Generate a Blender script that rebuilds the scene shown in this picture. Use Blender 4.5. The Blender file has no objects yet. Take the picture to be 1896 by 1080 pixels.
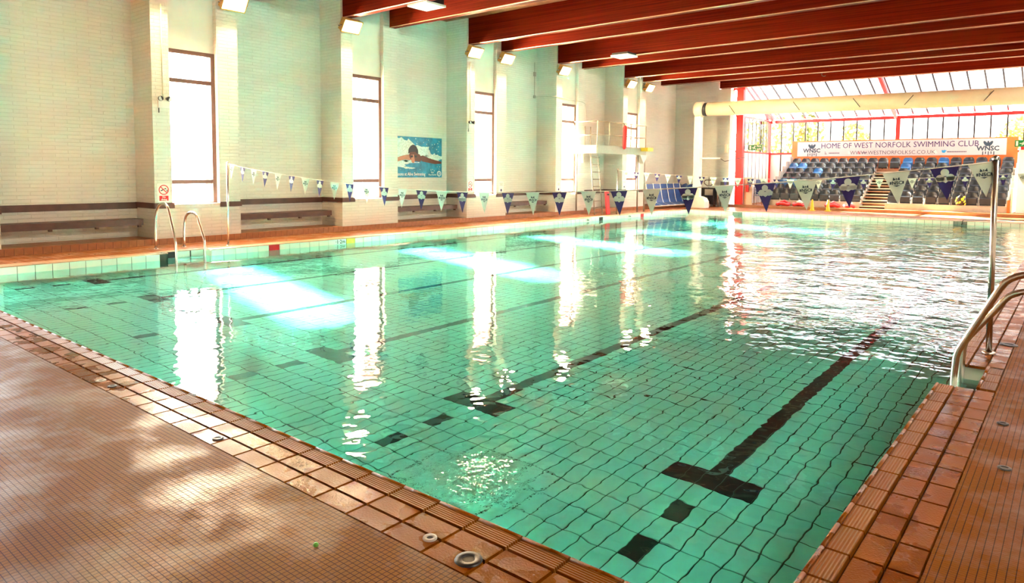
import bpy, bmesh, math, random
from mathutils import Vector, Matrix
random.seed(7)
S = bpy.context.scene
COL = S.collection
# ---------------------------------------------------------------- camera
cam_d = bpy.data.cameras.new('camera'); CAM = bpy.data.objects.new('camera', cam_d); COL.objects.link(CAM)
S.camera = CAM
YAW, PITCH, ROLL = -.687, -.069, -.007
_f = Vector((math.sin(YAW)*math.cos(PITCH), math.cos(YAW)*math.cos(PITCH), math.sin(PITCH)))
_r = Vector((math.cos(YAW), -math.sin(YAW), 0)); _d = _f.cross(_r)
_R = math.cos(ROLL)*_r + math.sin(ROLL)*_d; _D = -math.sin(ROLL)*_r + math.cos(ROLL)*_d
CAM.matrix_world = Matrix(((_R.x, -_D.x, -_f.x, .7866), (_R.y, -_D.y, -_f.y, -2.2642), (_R.z, -_D.z, -_f.z, 1.5671), (0, 0, 0, 1)))
cam_d.sensor_width = 36; cam_d.lens = 1282.2/1896*36
cam_d.shift_x = (948-950.8)/1896; cam_d.shift_y = -(540-407.9)/1896
cam_d.clip_start = .05; cam_d.clip_end = 300
# ---------------------------------------------------------------- world, sun, exposure
W = bpy.data.worlds.new('sky'); S.world = W; W.use_nodes = True
bg = W.node_tree.nodes['Background']; bg.inputs['Color'].default_value = (.97, .98, 1.0, 1); bg.inputs['Strength'].default_value = 9.0
sun_d = bpy.data.lights.new('sun', 'SUN'); SUN = bpy.data.objects.new('sun', sun_d); COL.objects.link(SUN)
sun_d.energy = 190; sun_d.angle = .01; sun_d.color = (1, .93, .8)
SUN.location = (-30, 10, 20); SUN.rotation_euler = Vector((7.8, -2.0, -4.23)).to_track_quat('-Z', 'Y').to_euler()
LAMP_W = 55.0
V = S.view_settings; V.view_transform = 'Standard'; V.look = 'None'; V.gamma = 1; V.exposure = 2.6; V.use_curve_mapping = False
S.cycles.use_denoising = True
try: S.cycles.denoiser = 'OPENIMAGEDENOISE'
except Exception: pass
S.cycles.max_bounces = 8; S.cycles.diffuse_bounces = 5; S.cycles.glossy_bounces = 4; S.cycles.transmission_bounces = 6
S.cycles.blur_glossy = .5; S.cycles.sample_clamp_indirect = 80; S.cycles.sample_clamp_direct = 0
S.cycles.caustics_refractive = True; S.cycles.caustics_reflective = False
# ---------------------------------------------------------------- materials
def mk(name):
    m = bpy.data.materials.new(name); m.use_nodes = True
    return m, m.node_tree.nodes, m.node_tree.links, m.node_tree.nodes['Principled BSDF']
def plain(name, col, rough=.5, metal=0, var=.06, scale=8, bump=0, emit=0, spec=None):
    m, n, l, b = mk(name)
    b.inputs['Roughness'].default_value = rough; b.inputs['Metallic'].default_value = metal
    if spec is not None: b.inputs['Specular IOR Level'].default_value = spec
    tc = n.new('ShaderNodeTexCoord'); nz = n.new('ShaderNodeTexNoise'); nz.inputs['Scale'].default_value = scale; nz.inputs['Detail'].default_value = 4
    l.new(tc.outputs['Object'], nz.inputs['Vector'])
    rp = n.new('ShaderNodeValToRGB'); c = rp.color_ramp
    c.elements[0].color = tuple(max(0, v*(1-var)) for v in col)+(1,); c.elements[1].color = tuple(min(1, v*(1+var)) for v in col)+(1,)
    c.elements[0].position = .3; c.elements[1].position = .7
    l.new(nz.outputs['Fac'], rp.inputs['Fac']); l.new(rp.outputs['Color'], b.inputs['Base Color'])
    if bump:
        bp = n.new('ShaderNodeBump'); bp.inputs['Strength'].default_value = 1; bp.inputs['Distance'].default_value = bump
        l.new(nz.outputs['Fac'], bp.inputs['Height']); l.new(bp.outputs['Normal'], b.inputs['Normal'])
    if emit:
        b.inputs['Emission Color'].default_value = col+(1,); b.inputs['Emission Strength'].default_value = emit
    return m
def math_n(n, l, op, a, b=None, c=None):
    x = n.new('ShaderNodeMath'); x.operation = op
    for i, v in enumerate((a, b, c)):
        if v is None: continue
        if isinstance(v, (int, float)): x.inputs[i].default_value = v
        else: l.new(v, x.inputs[i])
    return x.outputs[0]
def mixc(n, l, fac, a, b):
    x = n.new('ShaderNodeMix'); x.data_type = 'RGBA'
    for k, v in ((0, fac), (6, a), (7, b)):
        if isinstance(v, (int, float)): x.inputs[k].default_value = v
        elif isinstance(v, tuple): x.inputs[k].default_value = v+(1,) if len(v) == 3 else v
        else: l.new(v, x.inputs[k])
    return x.outputs[2]
def brick_mat(name, col, mortar, bw=.225, bh=.075, ms=.009, bump=.006, rough=.6, var=.05):
    m, n, l, b = mk(name); b.inputs['Roughness'].default_value = rough
    g = n.new('ShaderNodeNewGeometry'); sx = n.new('ShaderNodeSeparateXYZ'); l.new(g.outputs['Position'], sx.inputs[0])
    cx = n.new('ShaderNodeCombineXYZ'); l.new(math_n(n, l, 'ADD', sx.outputs[0], sx.outputs[1]), cx.inputs[0]); l.new(sx.outputs[2], cx.inputs[1])
    br = n.new('ShaderNodeTexBrick'); br.inputs['Scale'].default_value = 1; br.inputs['Brick Width'].default_value = bw; br.inputs['Row Height'].default_value = bh
    br.inputs['Mortar Size'].default_value = ms; br.inputs['Mortar Smooth'].default_value = .4; br.inputs['Bias'].default_value = 0
    br.inputs['Color1'].default_value = tuple(v*(1-var) for v in col)+(1,); br.inputs['Color2'].default_value = tuple(min(1, v*(1+var)) for v in col)+(1,); br.inputs['Mortar'].default_value = mortar+(1,)
    l.new(cx.outputs[0], br.inputs['Vector'])
    nz = n.new('ShaderNodeTexNoise'); nz.inputs['Scale'].default_value = .7; nz.inputs['Detail'].default_value = 5; l.new(g.outputs['Position'], nz.inputs['Vector'])
    l.new(mixc(n, l, math_n(n, l, 'MULTIPLY', nz.outputs['Fac'], .22), br.outputs['Color'], tuple(v*.72 for v in col)), b.inputs['Base Color'])
    bp = n.new('ShaderNodeBump'); bp.inputs['Distance'].default_value = bump; bp.invert = True; l.new(br.outputs['Fac'], bp.inputs['Height']); l.new(bp.outputs['Normal'], b.inputs['Normal'])
    return m
M = {}
M['brick'] = brick_mat('white_painted_brick', (.74, .73, .68), (.67, .66, .61), bw=.45, bump=.005, var=.03)
M['redbrick'] = brick_mat('red_brick', (.42, .17, .10), (.5, .42, .36), ms=.012, var=.2)
M['plaster'] = plain('white_plaster', (.74, .73, .68), .6, scale=2, var=.04)
M['brown'] = plain('dark_brown_timber', (.075, .028, .018), .45, var=.25, scale=5)
M['frame'] = plain('brown_window_frame', (.11, .055, .035), .4, var=.15)
M['steel'] = plain('stainless_steel', (.62, .60, .57), .22, 1, var=.05)
M['white'] = plain('white_paint', (.82, .81, .78), .4, var=.03)
M['offwhite'] = plain('cream_paint', (.80, .74, .60), .45, var=.04)
M['red'] = plain('red_paint', (.62, .02, .02), .35, var=.06)
M['redplastic'] = plain('red_plastic', (.65, .03, .03), .4, var=.05)
M['black'] = plain('black_plastic', (.012, .012, .014), .4, var=.2)
M['darkmetal'] = plain('dark_metal', (.04, .04, .045), .35, .6, var=.1)
M['grey'] = plain('grey_board', (.42, .39, .35), .6, var=.08)
M['stage'] = plain('grey_stage_paint', (.46, .42, .34), .5, var=.06)
M['stagerail'] = plain('dull_stage_rail', (.30, .26, .20), .4, .3)
M['orange'] = plain('orange_timber_board', (.55, .14, .03), .4, var=.12, scale=3)
M['step'] = plain('timber_step_edge', (.26, .12, .055), .45, var=.12)
M['seat'] = plain('slate_grey_seat_plastic', (.018, .027, .037), .32, var=.15)
M['seatblue'] = plain('blue_seat_plastic', (.02, .12, .30), .35, var=.1)
M['blue'] = plain('blue_vinyl', (.01, .06, .25), .35, var=.2, scale=6, bump=.01)
M['navy'] = plain('navy_flag_cloth', (.018, .012, .13), .7, var=.08)
M['mint'] = plain('pale_mint_flag_cloth', (.62, .72, .64), .7, var=.04)
M['emblem'] = plain('pale_grey_print', (.58, .66, .62), .7)
M['inkgreen'] = plain('dark_slate_print', (.02, .05, .08), .7)
M['yellow'] = plain('yellow_plastic', (.80, .50, .02), .4)
M['sockyellow'] = plain('bright_yellow_net', (.75, .62, .02), .5)
M['rope'] = plain('white_rope', (.78, .78, .72), .7)
M['signred'] = plain('sign_red', (.68, .01, .02), .4)
M['signwhite'] = plain('sign_white', (.85, .84, .80), .4, var=.02)
M['signgreen'] = plain('sign_green', (.0, .20, .06), .4)
M['purple'] = plain('banner_purple', (.02, .004, .10), .5)
M['banner'] = plain('banner_white', (.48, .47, .49), .5, var=.02)
M['inkgrey'] = plain('banner_grey_print', (.05, .04, .09), .5)
M['twit'] = plain('sky_blue_print', (.02, .30, .62), .5)
M['green'] = plain('leaf_green', (.10, .32, .03), .5)
M['duct'] = plain('cream_duct', (.62, .52, .36), .45, var=.04, scale=3)
M['gravel'] = plain('pale_paving', (.45, .42, .36), .8, scale=2)
M['foliage'] = plain('tree_foliage', (.16, .20, .035), .6, var=.5, scale=3)
M['foliage2'] = plain('autumn_foliage', (.42, .30, .05), .6, var=.4, scale=3)
M['bark'] = plain('dark_bark', (.05, .03, .02), .8, var=.3)
M['skin'] = plain('print_skin', (.55, .22, .13), .5); M['skindark'] = plain('print_skin_dark', (.14, .045, .03), .5)
M['pblue'] = plain('print_blue', (.01, .23, .42), .45, var=.35, scale=5); M['pfoam'] = plain('print_foam', (.62, .75, .72), .45, var=.25, scale=30)
M['pdark'] = plain('print_dark', (.02, .02, .025), .45)
M['glow'] = plain('floodlight_glow', (1.0, .74, .30), .4, var=0, emit=6)
M['glasslamp'] = plain('lamp_glass', (.7, .75, .75), .1, var=.02)
M['glowhousing'] = plain('glow_tinted_lamp_housing', (.55, .32, .07), .4)  # warm glow around the lamps painted into the housing and rim colour
M['grille'] = plain('grey_grille', (.16, .20, .17), .5)
def wood_mat():
    m, n, l, b = mk('glulam_timber'); b.inputs['Roughness'].default_value = .55; b.inputs['Specular IOR Level'].default_value = .06
    tc = n.new('ShaderNodeNewGeometry'); mp = n.new('ShaderNodeMapping'); mp.inputs['Scale'].default_value = (.35, 6, 26); l.new(tc.outputs['Position'], mp.inputs[0])
    nz = n.new('ShaderNodeTexNoise'); nz.inputs['Scale'].default_value = 1.0; nz.inputs['Detail'].default_value = 5; l.new(mp.outputs[0], nz.inputs['Vector'])
    rp = n.new('ShaderNodeValToRGB'); c = rp.color_ramp; c.elements[0].position = .3; c.elements[0].color = (.085, .004, .0003, 1); c.elements[1].position = .72; c.elements[1].color = (.19, .013, .0006, 1)
    l.new(nz.outputs['Fac'], rp.inputs['Fac']); l.new(rp.outputs['Color'], b.inputs['Base Color']); return m
M['wood'] = wood_mat()
M['arris'] = plain('pale_highlight_and_nosing', (.62, .34, .20), .35, var=.1)  # painted highlight on the beam edges; also the pale stair nosings
M['boards'] = plain('ceiling_boards', (.30, .12, .045), .5, var=.3, scale=4)
def mosaic_mat(name, pitch_x, pitch_y, mx, my, tile, grout, wetlo, wethi):
    m, n, l, b = mk(name); b.inputs['Specular IOR Level'].default_value = .10
    g = n.new('ShaderNodeNewGeometry'); sx = n.new('ShaderNodeSeparateXYZ'); l.new(g.outputs['Position'], sx.inputs[0])
    def line(o, p, w):
        fr = math_n(n, l, 'FRACT', math_n(n, l, 'DIVIDE', o, p)); d = math_n(n, l, 'ABSOLUTE', math_n(n, l, 'SUBTRACT', fr, .5))
        return math_n(n, l, 'GREATER_THAN', d, .5-w)
    a = line(sx.outputs[0], pitch_x, mx); c = line(sx.outputs[1], pitch_y, my)
    j = math_n(n, l, 'MAXIMUM', a, c)
    nz = n.new('ShaderNodeTexNoise'); nz.inputs['Scale'].default_value = 1.9; nz.inputs['Detail'].default_value = 9; nz.inputs['Roughness'].default_value = .65; l.new(g.outputs['Position'], nz.inputs['Vector'])
    wet = n.new('ShaderNodeMapRange'); wet.inputs[1].default_value = .46; wet.inputs[2].default_value = .66; l.new(nz.outputs['Fac'], wet.inputs[0])
    n2 = n.new('ShaderNodeTexNoise'); n2.inputs['Scale'].default_value = 45; l.new(g.outputs['Position'], n2.inputs['Vector'])
    tc = mixc(n, l, n2.outputs['Fac'], tuple(v*.85 for v in tile), tuple(min(1, v*1.12) for v in tile))
    tc = mixc(n, l, math_n(n, l, 'MULTIPLY', wet.outputs[0], .55), tc, tuple(v*.5 for v in tile))
    l.new(math_n(n, l, 'ADD', .07, math_n(n, l, 'MULTIPLY', wet.outputs[0], .4)), b.inputs['Specular IOR Level'])
    l.new(mixc(n, l, j, tc, grout), b.inputs['Base Color'])
    rg = n.new('ShaderNodeMapRange'); rg.inputs[3].default_value = wethi; rg.inputs[4].default_value = wetlo; l.new(wet.outputs[0], rg.inputs[0])
    l.new(math_n(n, l, 'MAXIMUM', rg.outputs[0], math_n(n, l, 'MULTIPLY', j, .55)), b.inputs['Roughness'])
    bp = n.new('ShaderNodeBump'); bp.inputs['Distance'].default_value = .0016; bp.invert = True
    n3 = n.new('ShaderNodeTexNoise'); n3.inputs['Scale'].default_value = 60; l.new(g.outputs['Position'], n3.inputs['Vector'])
    l.new(math_n(n, l, 'ADD', j, math_n(n, l, 'MULTIPLY', n3.outputs['Fac'], .8)), bp.inputs['Height']); l.new(bp.outputs['Normal'], b.inputs['Normal'])
    return m
M['mosaic'] = mosaic_mat('brown_mosaic', .025, .025, .07, .07, (.20, .068, .007), (.042, .009, .001), .28, .55)
M['mosaic_right'] = mosaic_mat('ribbed_mosaic', .03, .018, .06, .035, (.20, .062, .004), (.034, .008, .0008), .3, .55)
M['quarry'] = mosaic_mat('quarry_tile_deck', .15, .15, .03, .03, (.30, .115, .040), (.09, .03, .012), .25, .5)
def coping_mat(name, ribs):
    m, n, l, b = mk(name)
    g = n.new('ShaderNodeNewGeometry'); tc = n.new('ShaderNodeTexCoord')
    nz = n.new('ShaderNodeTexNoise'); nz.inputs['Scale'].default_value = 4.5; nz.inputs['Detail'].default_value = 6; l.new(g.outputs['Position'], nz.inputs['Vector'])
    wet = n.new('ShaderNodeMapRange'); wet.inputs[1].default_value = .44 if not ribs else .7; wet.inputs[2].default_value = .60 if not ribs else .95; l.new(nz.outputs['Fac'], wet.inputs[0])
    oi = n.new('ShaderNodeObjectInfo')
    base = mixc(n, l, oi.outputs['Random'], (.19, .048, .0008), (.24, .068, .002))
    l.new(mixc(n, l, math_n(n, l, 'MULTIPLY', wet.outputs[0], .5), base, (.13, .028, .0006)), b.inputs['Base Color'])
    b.inputs['Specular IOR Level'].default_value = .18
    rg = n.new('ShaderNodeMapRange'); rg.inputs[3].default_value = .42; rg.inputs[4].default_value = .12; l.new(wet.outputs[0], rg.inputs[0]); l.new(rg.outputs[0], b.inputs['Roughness'])
    bp = n.new('ShaderNodeBump'); bp.inputs['Distance'].default_value = .002
    if ribs:
        wv = n.new('ShaderNodeTexWave'); wv.bands_direction = 'X'; wv.inputs['Scale'].default_value = 22; l.new(tc.outputs['Object'], wv.inputs['Vector']); l.new(wv.outputs['Fac'], bp.inputs['Height']); bp.inputs['Distance'].default_value = .004
    else:
        n3 = n.new('ShaderNodeTexNoise'); n3.inputs['Scale'].default_value = 90; l.new(g.outputs['Position'], n3.inputs['Vector']); l.new(n3.outputs['Fac'], bp.inputs['Height'])
    l.new(bp.outputs['Normal'], b.inputs['Normal']); return m
M['coping'] = coping_mat('terracotta_coping_tile', False); M['ribbed'] = coping_mat('ribbed_coping_tile', True)
M['steptile'] = plain('orange_step_tile', (.34, .13, .045), .4, var=.18, scale=6)
M['glarecoping'] = plain('glare_paled_edge_tile', (.50, .34, .22), .3, var=.1, scale=5)  # sun glare on the left and far coping, put into a paler tile colour
M['copgrout'] = plain('dark_tile_joint', (.07, .025, .012), .7)
M['ptile'] = plain('pale_pool_tile', (.80, .90, .80), .25, var=.03, scale=2)
M['pgrout'] = plain('dark_pool_grout', (.03, .05, .035), .7)
M['pblack'] = plain('black_lane_tile', (.010, .010, .012), .3, var=.2)
def water_mat():
    m, n, l, b = mk('pool_water'); n.remove(b)
    o = [x for x in n if x.type == 'OUTPUT_MATERIAL'][0]
    g = n.new('ShaderNodeNewGeometry'); sx = n.new('ShaderNodeSeparateXYZ'); l.new(g.outputs['Position'], sx.inputs[0])
    def ns(scale, sc3=(1, 1, 1), det=2):
        mp = n.new('ShaderNodeMapping'); mp.inputs['Scale'].default_value = sc3; l.new(g.outputs['Position'], mp.inputs[0])
        x = n.new('ShaderNodeTexNoise'); x.inputs['Scale'].default_value = scale; x.inputs['Detail'].default_value = det; l.new(mp.outputs[0], x.inputs['Vector']); return x.outputs['Fac']
    def ramp(v, a, c):
        r = n.new('ShaderNodeMapRange'); r.interpolation_type = 'SMOOTHSTEP'; r.inputs[1].default_value = a; r.inputs[2].default_value = c; l.new(v, r.inputs[0]); return r.outputs[0]
    rough = math_n(n, l, 'MULTIPLY', ramp(math_n(n, l, 'ADD', sx.outputs[0], math_n(n, l, 'MULTIPLY', sx.outputs[1], .25)), -5.0, .5), ramp(sx.outputs[1], 4.8, 7.5))
    farr = ramp(sx.outputs[1], 16, 24)
    amp = math_n(n, l, 'ADD', .28, math_n(n, l, 'ADD', math_n(n, l, 'MULTIPLY', rough, 1.5), math_n(n, l, 'MULTIPLY', farr, .5)))
    big = math_n(n, l, 'MULTIPLY', ns(1.1, (1, .8, 1), 2), .030)
    fine = math_n(n, l, 'MULTIPLY', ns(4.5, (1, 1, 1), 2), .0095)
    dx = math_n(n, l, 'ADD', sx.outputs[0], 1.75); dy = math_n(n, l, 'SUBTRACT', sx.outputs[1], .45)
    r2 = math_n(n, l, 'SQRT', math_n(n, l, 'ADD', math_n(n, l, 'MULTIPLY', dx, dx), math_n(n, l, 'MULTIPLY', dy, dy)))
    jet = math_n(n, l, 'MULTIPLY', math_n(n, l, 'SUBTRACT', 1, ramp(r2, .12, .55)), math_n(n, l, 'MULTIPLY', ns(22, (1, 1, 1), 2), .006))
    nearf = math_n(n, l, 'MULTIPLY', math_n(n, l, 'SUBTRACT', 1, ramp(math_n(n, l, 'SUBTRACT', sx.outputs[1], math_n(n, l, 'MULTIPLY', sx.outputs[0], .6)), 3.0, 7.5)), math_n(n, l, 'MULTIPLY', ns(6.5, (1, 1, 1), 1), .0032))
    h = math_n(n, l, 'ADD', math_n(n, l, 'ADD', math_n(n, l, 'MULTIPLY', amp, math_n(n, l, 'ADD', big, fine)), jet), nearf)
    bp = n.new('ShaderNodeBump'); bp.inputs['Strength'].default_value = 1; bp.inputs['Distance'].default_value = 1; l.new(h, bp.inputs['Height'])
    fr = n.new('ShaderNodeFresnel'); fr.inputs['IOR'].default_value = 1.333; l.new(bp.outputs['Normal'], fr.inputs['Normal'])
    rf = n.new('ShaderNodeBsdfRefraction'); rf.inputs['IOR'].default_value = 1.333; rf.inputs['Roughness'].default_value = 0; rf.inputs['Color'].default_value = (.36, 1.0, .98, 1); l.new(bp.outputs['Normal'], rf.inputs['Normal'])
    gl = n.new('ShaderNodeBsdfGlossy'); gl.inputs['Roughness'].default_value = 0; gl.inputs['Color'].default_value = (1, 1, 1, 1); l.new(bp.outputs['Normal'], gl.inputs['Normal'])
    mx = n.new('ShaderNodeMixShader'); l.new(fr.outputs[0], mx.inputs[0]); l.new(rf.outputs[0], mx.inputs[1]); l.new(gl.outputs[0], mx.inputs[2]); l.new(mx.outputs[0], o.inputs[0]); return m
M['water'] = water_mat()
def glass_mat(name, tr):
    m, n, l, b = mk(name); n.remove(b); o = [x for x in n if x.type == 'OUTPUT_MATERIAL'][0]
    g = n.new('ShaderNodeNewGeometry'); dp = n.new('ShaderNodeVectorMath'); dp.operation = 'DOT_PRODUCT'; l.new(g.outputs['Normal'], dp.inputs[0]); l.new(g.outputs['Incoming'], dp.inputs[1])
    fc = math_n(n, l, 'ADD', .03, math_n(n, l, 'MULTIPLY', .45, math_n(n, l, 'POWER', math_n(n, l, 'SUBTRACT', 1, math_n(n, l, 'ABSOLUTE', dp.outputs['Value'])), 5)))
    t = n.new('ShaderNodeBsdfTransparent'); t.inputs[0].default_value = tr+(1,); gl = n.new('ShaderNodeBsdfGlossy'); gl.inputs['Roughness'].default_value = .02
    mx = n.new('ShaderNodeMixShader'); l.new(fc, mx.inputs[0]); l.new(t.outputs[0], mx.inputs[1]); l.new(gl.outputs[0], mx.inputs[2]); l.new(mx.outputs[0], o.inputs[0]); return m
M['glass'] = glass_mat('window_glass', (.96, .97, .96)); M['roofglass'] = glass_mat('tinted_roof_glazing', (.085, .086, .088)); M['wallglass'] = glass_mat('tinted_wall_glazing', (.42, .42, .41))
# ---------------------------------------------------------------- mesh helpers
class MB:
    def __init__(s): s.v = []; s.f = []; s.m = []; s.k = 0; s.sm = []
    def mat(s, i): s.k = i; return s
    def add(s, vs, fs, smooth=False):
        b = len(s.v); s.v += [tuple(x) for x in vs]
        for f in fs: s.f.append(tuple(b+i for i in f)); s.m.append(s.k); s.sm.append(smooth)
        return s
    def box(s, x0, x1, y0, y1, z0, z1):
        vs = [(x, y, z) for z in (z0, z1) for y in (y0, y1) for x in (x0, x1)]
        return s.add(vs, [(0, 2, 3, 1), (4, 5, 7, 6), (0, 1, 5, 4), (2, 6, 7, 3), (0, 4, 6, 2), (1, 3, 7, 5)])
    def obox(s, c, ax, ay, az):   # oriented box: centre and three half-axes
        c, ax, ay, az = map(Vector, (c, ax, ay, az))
        vs = [c+sx*ax+sy*ay+sz*az for sz in (-1, 1) for sy in (-1, 1) for sx in (-1, 1)]
        return s.add(vs, [(0, 2, 3, 1), (4, 5, 7, 6), (0, 1, 5, 4), (2, 6, 7, 3), (0, 4, 6, 2), (1, 3, 7, 5)])
    def tube(s, pts, r, n=8, closed=False):
        pts = [Vector(p) for p in pts]; N = len(pts); rs = r if isinstance(r, (list, tuple)) else [r]*N
        b = len(s.v); prev = None
        for i, p in enumerate(pts):
            t = (pts[min(i+1, N-1)]-pts[max(i-1, 0)]).normalized()
            if prev is None:
                u = t.orthogonal().normalized()
            else:
                u = (prev-prev.dot(t)*t); u = u.normalized() if u.length > 1e-6 else t.orthogonal().normalized()
            prev = u; w = t.cross(u)
            for k in range(n):
                a = 2*math.pi*k/n; s.v.append(tuple(p+rs[i]*(math.cos(a)*u+math.sin(a)*w)))
        for i in range(N-1):
            for k in range(n):
                s.f.append((b+i*n+k, b+i*n+(k+1) % n, b+(i+1)*n+(k+1) % n, b+(i+1)*n+k)); s.m.append(s.k); s.sm.append(True)
        s.f.append(tuple(b+k for k in reversed(range(n)))); s.m.append(s.k); s.sm.append(False)
        s.f.append(tuple(b+(N-1)*n+k for k in range(n))); s.m.append(s.k); s.sm.append(False)
        return s
    def prism(s, poly, o, u, w, d):  # polygon (2D) in plane o,u,w extruded by vector d
        o, u, w, d = map(Vector, (o, u, w, d)); n = len(poly); b = [o+a*u+c*w for a, c in poly]
        return s.add(b+[p+d for p in b], [tuple(range(n)), tuple(reversed(range(n, 2*n)))]+[(i, i+n, (i+1) % n+n, (i+1) % n) for i in range(n)])
    def lathe(s, prof, c, n=16):
        c = Vector(c); b = len(s.v)
        for r, z in prof:
            for k in range(n): a = 2*math.pi*k/n; s.v.append((c.x+r*math.cos(a), c.y+r*math.sin(a), c.z+z))
        for i in range(len(prof)-1):
            for k in range(n): s.f.append((b+i*n+k, b+i*n+(k+1) % n, b+(i+1)*n+(k+1) % n, b+(i+1)*n+k)); s.m.append(s.k); s.sm.append(True)
        return s
    def mesh(s, name, mats):
        me = bpy.data.meshes.new(name); me.from_pydata(s.v, [], s.f)
        for x in (mats if isinstance(mats, (list, tuple)) else [mats]): me.materials.append(M[x] if isinstance(x, str) else x)
        me.polygons.foreach_set('material_index', s.m); me.polygons.foreach_set('use_smooth', s.sm); me.update(); return me
    def build(s, name, mats, parent=None): return obj(name, s.mesh(name, mats), parent)
def obj(name, me, parent=None, loc=None, rot=None):
    o = bpy.data.objects.new(name, me); COL.objects.link(o)
    if parent: o.parent = parent
    if loc: o.location = loc
    if rot: o.rotation_euler = rot
    return o
def tag(o, label=None, cat=None, group=None, kind=None):
    if label: o['label'] = label
    if cat: o['category'] = cat
    if group: o['group'] = group
    if kind: o['kind'] = kind
    return o
def thing(name, label, cat, loc=(0, 0, 0), rz=0, group=None):
    o = bpy.data.objects.new(name, None); COL.objects.link(o); o.location = loc; o.rotation_euler = (0, 0, rz); o.empty_display_size = .2
    return tag(o, label, cat, group)
def struct(name, mb, mats, label=None):
    o = mb.build(name, mats); o['kind'] = 'structure'
    if label: o['label'] = label
    return o
def copy_tree(o, parent=None):
    c = o.copy(); COL.objects.link(c); c.parent = parent
    for ch in list(o.children): copy_tree(ch, c)
    return c
def caust(o): return o
def text_mesh(txt, size, align='CENTER', bold=0, ext=.001, sx=1.0):
    cu = bpy.data.curves.new('lettering', 'FONT'); cu.body = txt; cu.size = size; cu.align_x = align; cu.align_y = 'CENTER'; cu.offset = bold; cu.extrude = ext; cu.resolution_u = 2
    o = bpy.data.objects.new('lettering', cu); COL.objects.link(o)
    dg = bpy.context.evaluated_depsgraph_get(); me = bpy.data.meshes.new_from_object(o.evaluated_get(dg))
    bpy.data.objects.remove(o); bpy.data.curves.remove(cu)
    if sx != 1.0: me.transform(Matrix.Diagonal((sx, 1, 1, 1)))
    return me
def lettering(name, txt, size, mat, parent, loc, facing, **k):
    me = text_mesh(txt, size, **k); me.materials.clear(); me.materials.append(M[mat])
    # facing: 'x' faces +X (reads along +Y), 'y' faces -Y (reads along +X)
    rot = {'x': (math.pi/2, 0, math.pi/2), 'y': (math.pi/2, 0, 0), 'z': (0, 0, 0)}[facing]
    return obj(name, me, parent, loc, rot)
# ---------------------------------------------------------------- dimensions
PW, PL = 12.5, 26.0            # pool
ZW = -.13                      # water level
T = .25; H = .125              # tile 250 x 125
XF, XB = -14.1, -15.0          # pier face / recess back of the left wall
STEP = .13
PIERS = [-.44]+[4.13+4.72*k for k in range(5)]   # start of each pier pair
MINI1, SLOT, MINI2 = .36, 1.04, .49
PWID = MINI1+SLOT+MINI2
SILL, HEAD = .82, 4.13
CEIL = 6.3
YN, YF, XR = -5.0, 29.6, 3.4   # wall behind the camera, far wall, right wall
def zfl(y):                    # pool floor profile
    if y < 13: return -.98-.42*y/13
    if y < 20: return -1.40-1.3*(y-13)/7
    return -2.70
RL0, RL1 = 3.65, 4.50          # left ladder recess
RR0, RR1 = 3.80, 4.54          # right ladder recess
RD = .25
# ---------------------------------------------------------------- pool basin
def face_wall(name, quads, mats='pgrout'):
    b = MB()
    for q in quads: b.add(q, [(0, 1, 2, 3)])
    return caust(struct(name, b, mats))
ZB = -3.0
fl = MB(); ys = [0]+[.5*i for i in range(1, 52)]+[PL]
for a, c in zip(ys[:-1], ys[1:]): fl.add([(-PW-.3, a, zfl(a)-.004), (.3, a, zfl(a)-.004), (.3, c, zfl(c)-.004), (-PW-.3, c, zfl(c)-.004)], [(0, 1, 2, 3)])
pool_floor = caust(struct('floor_pool', fl, 'pgrout', 'tiled floor of the swimming pool'))
wl = MB(); x = -PW-.006
wl.box(x-.02, x, 0, RL0, ZB, -.012).box(x-.02, x, RL1, PL, ZB, -.012).box(x-RD-.02, x-RD, RL0-.02, RL1+.02, ZB, -.012).box(x-RD, x, RL0-.02, RL0, ZB, -.012).box(x-RD, x, RL1, RL1+.02, ZB, -.012)
wall_pl = caust(struct('wall_pool_left', wl, 'pgrout'))
wall_pf = caust(struct('wall_pool_far', MB().box(-PW-.02, .02, PL+.006, PL+.03, ZB, -.012), 'pgrout'))
wall_pn = caust(struct('wall_pool_near', MB().box(-PW-.02, .02, -.03, -.006, ZB, -.022), 'pgrout'))
wr = MB(); x = .006
wr.box(x, x+.02, 0, RR0, ZB, -.022).box(x, x+.02, RR1, PL, ZB, -.022).box(RD+x, RD+x+.02, RR0-.02, RR1+.02, ZB, -.022).box(x, x+RD, RR0-.02, RR0, ZB, -.022).box(x, x+RD, RR1, RR1+.02, ZB, -.022)
wall_pr = caust(struct('wall_pool_right', wr, 'pgrout'))
# pool floor tiles: 300 nearest are pieces of their own, the others one joined part
J = .0046
def slab(lx, ly, th): return MB().add([(-lx/2, -ly/2, 0), (lx/2, -ly/2, 0), (lx/2, ly/2, 0), (-lx/2, ly/2, 0), (-lx/2, -ly/2, -th), (lx/2, -ly/2, -th), (lx/2, ly/2, -th), (-lx/2, ly/2, -th)], [(0, 1, 2, 3), (0, 4, 5, 1), (1, 5, 6, 2), (2, 6, 7, 3), (3, 7, 4, 0)])
tile_me = {k: slab(H-2*J, T-2*J, .012).mesh('tile', k) for k in ('ptile', 'pblack')}
LANES = [-(1.0625+2.125*k) for k in range(6)]
def is_black(x, y):
    for L in LANES:
        d = abs(x-L)
        if d < .06:
            if 2.0 < y < PL-2.0: return True
            for a in (1.0, 1.5):
                if a < y < a+.25 or a < PL-y < a+.25: return True
        if d < .32 and (2.0 < y < 2.25 or 2.0 < PL-y < 2.25): return True
    return False
cells = []
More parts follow.
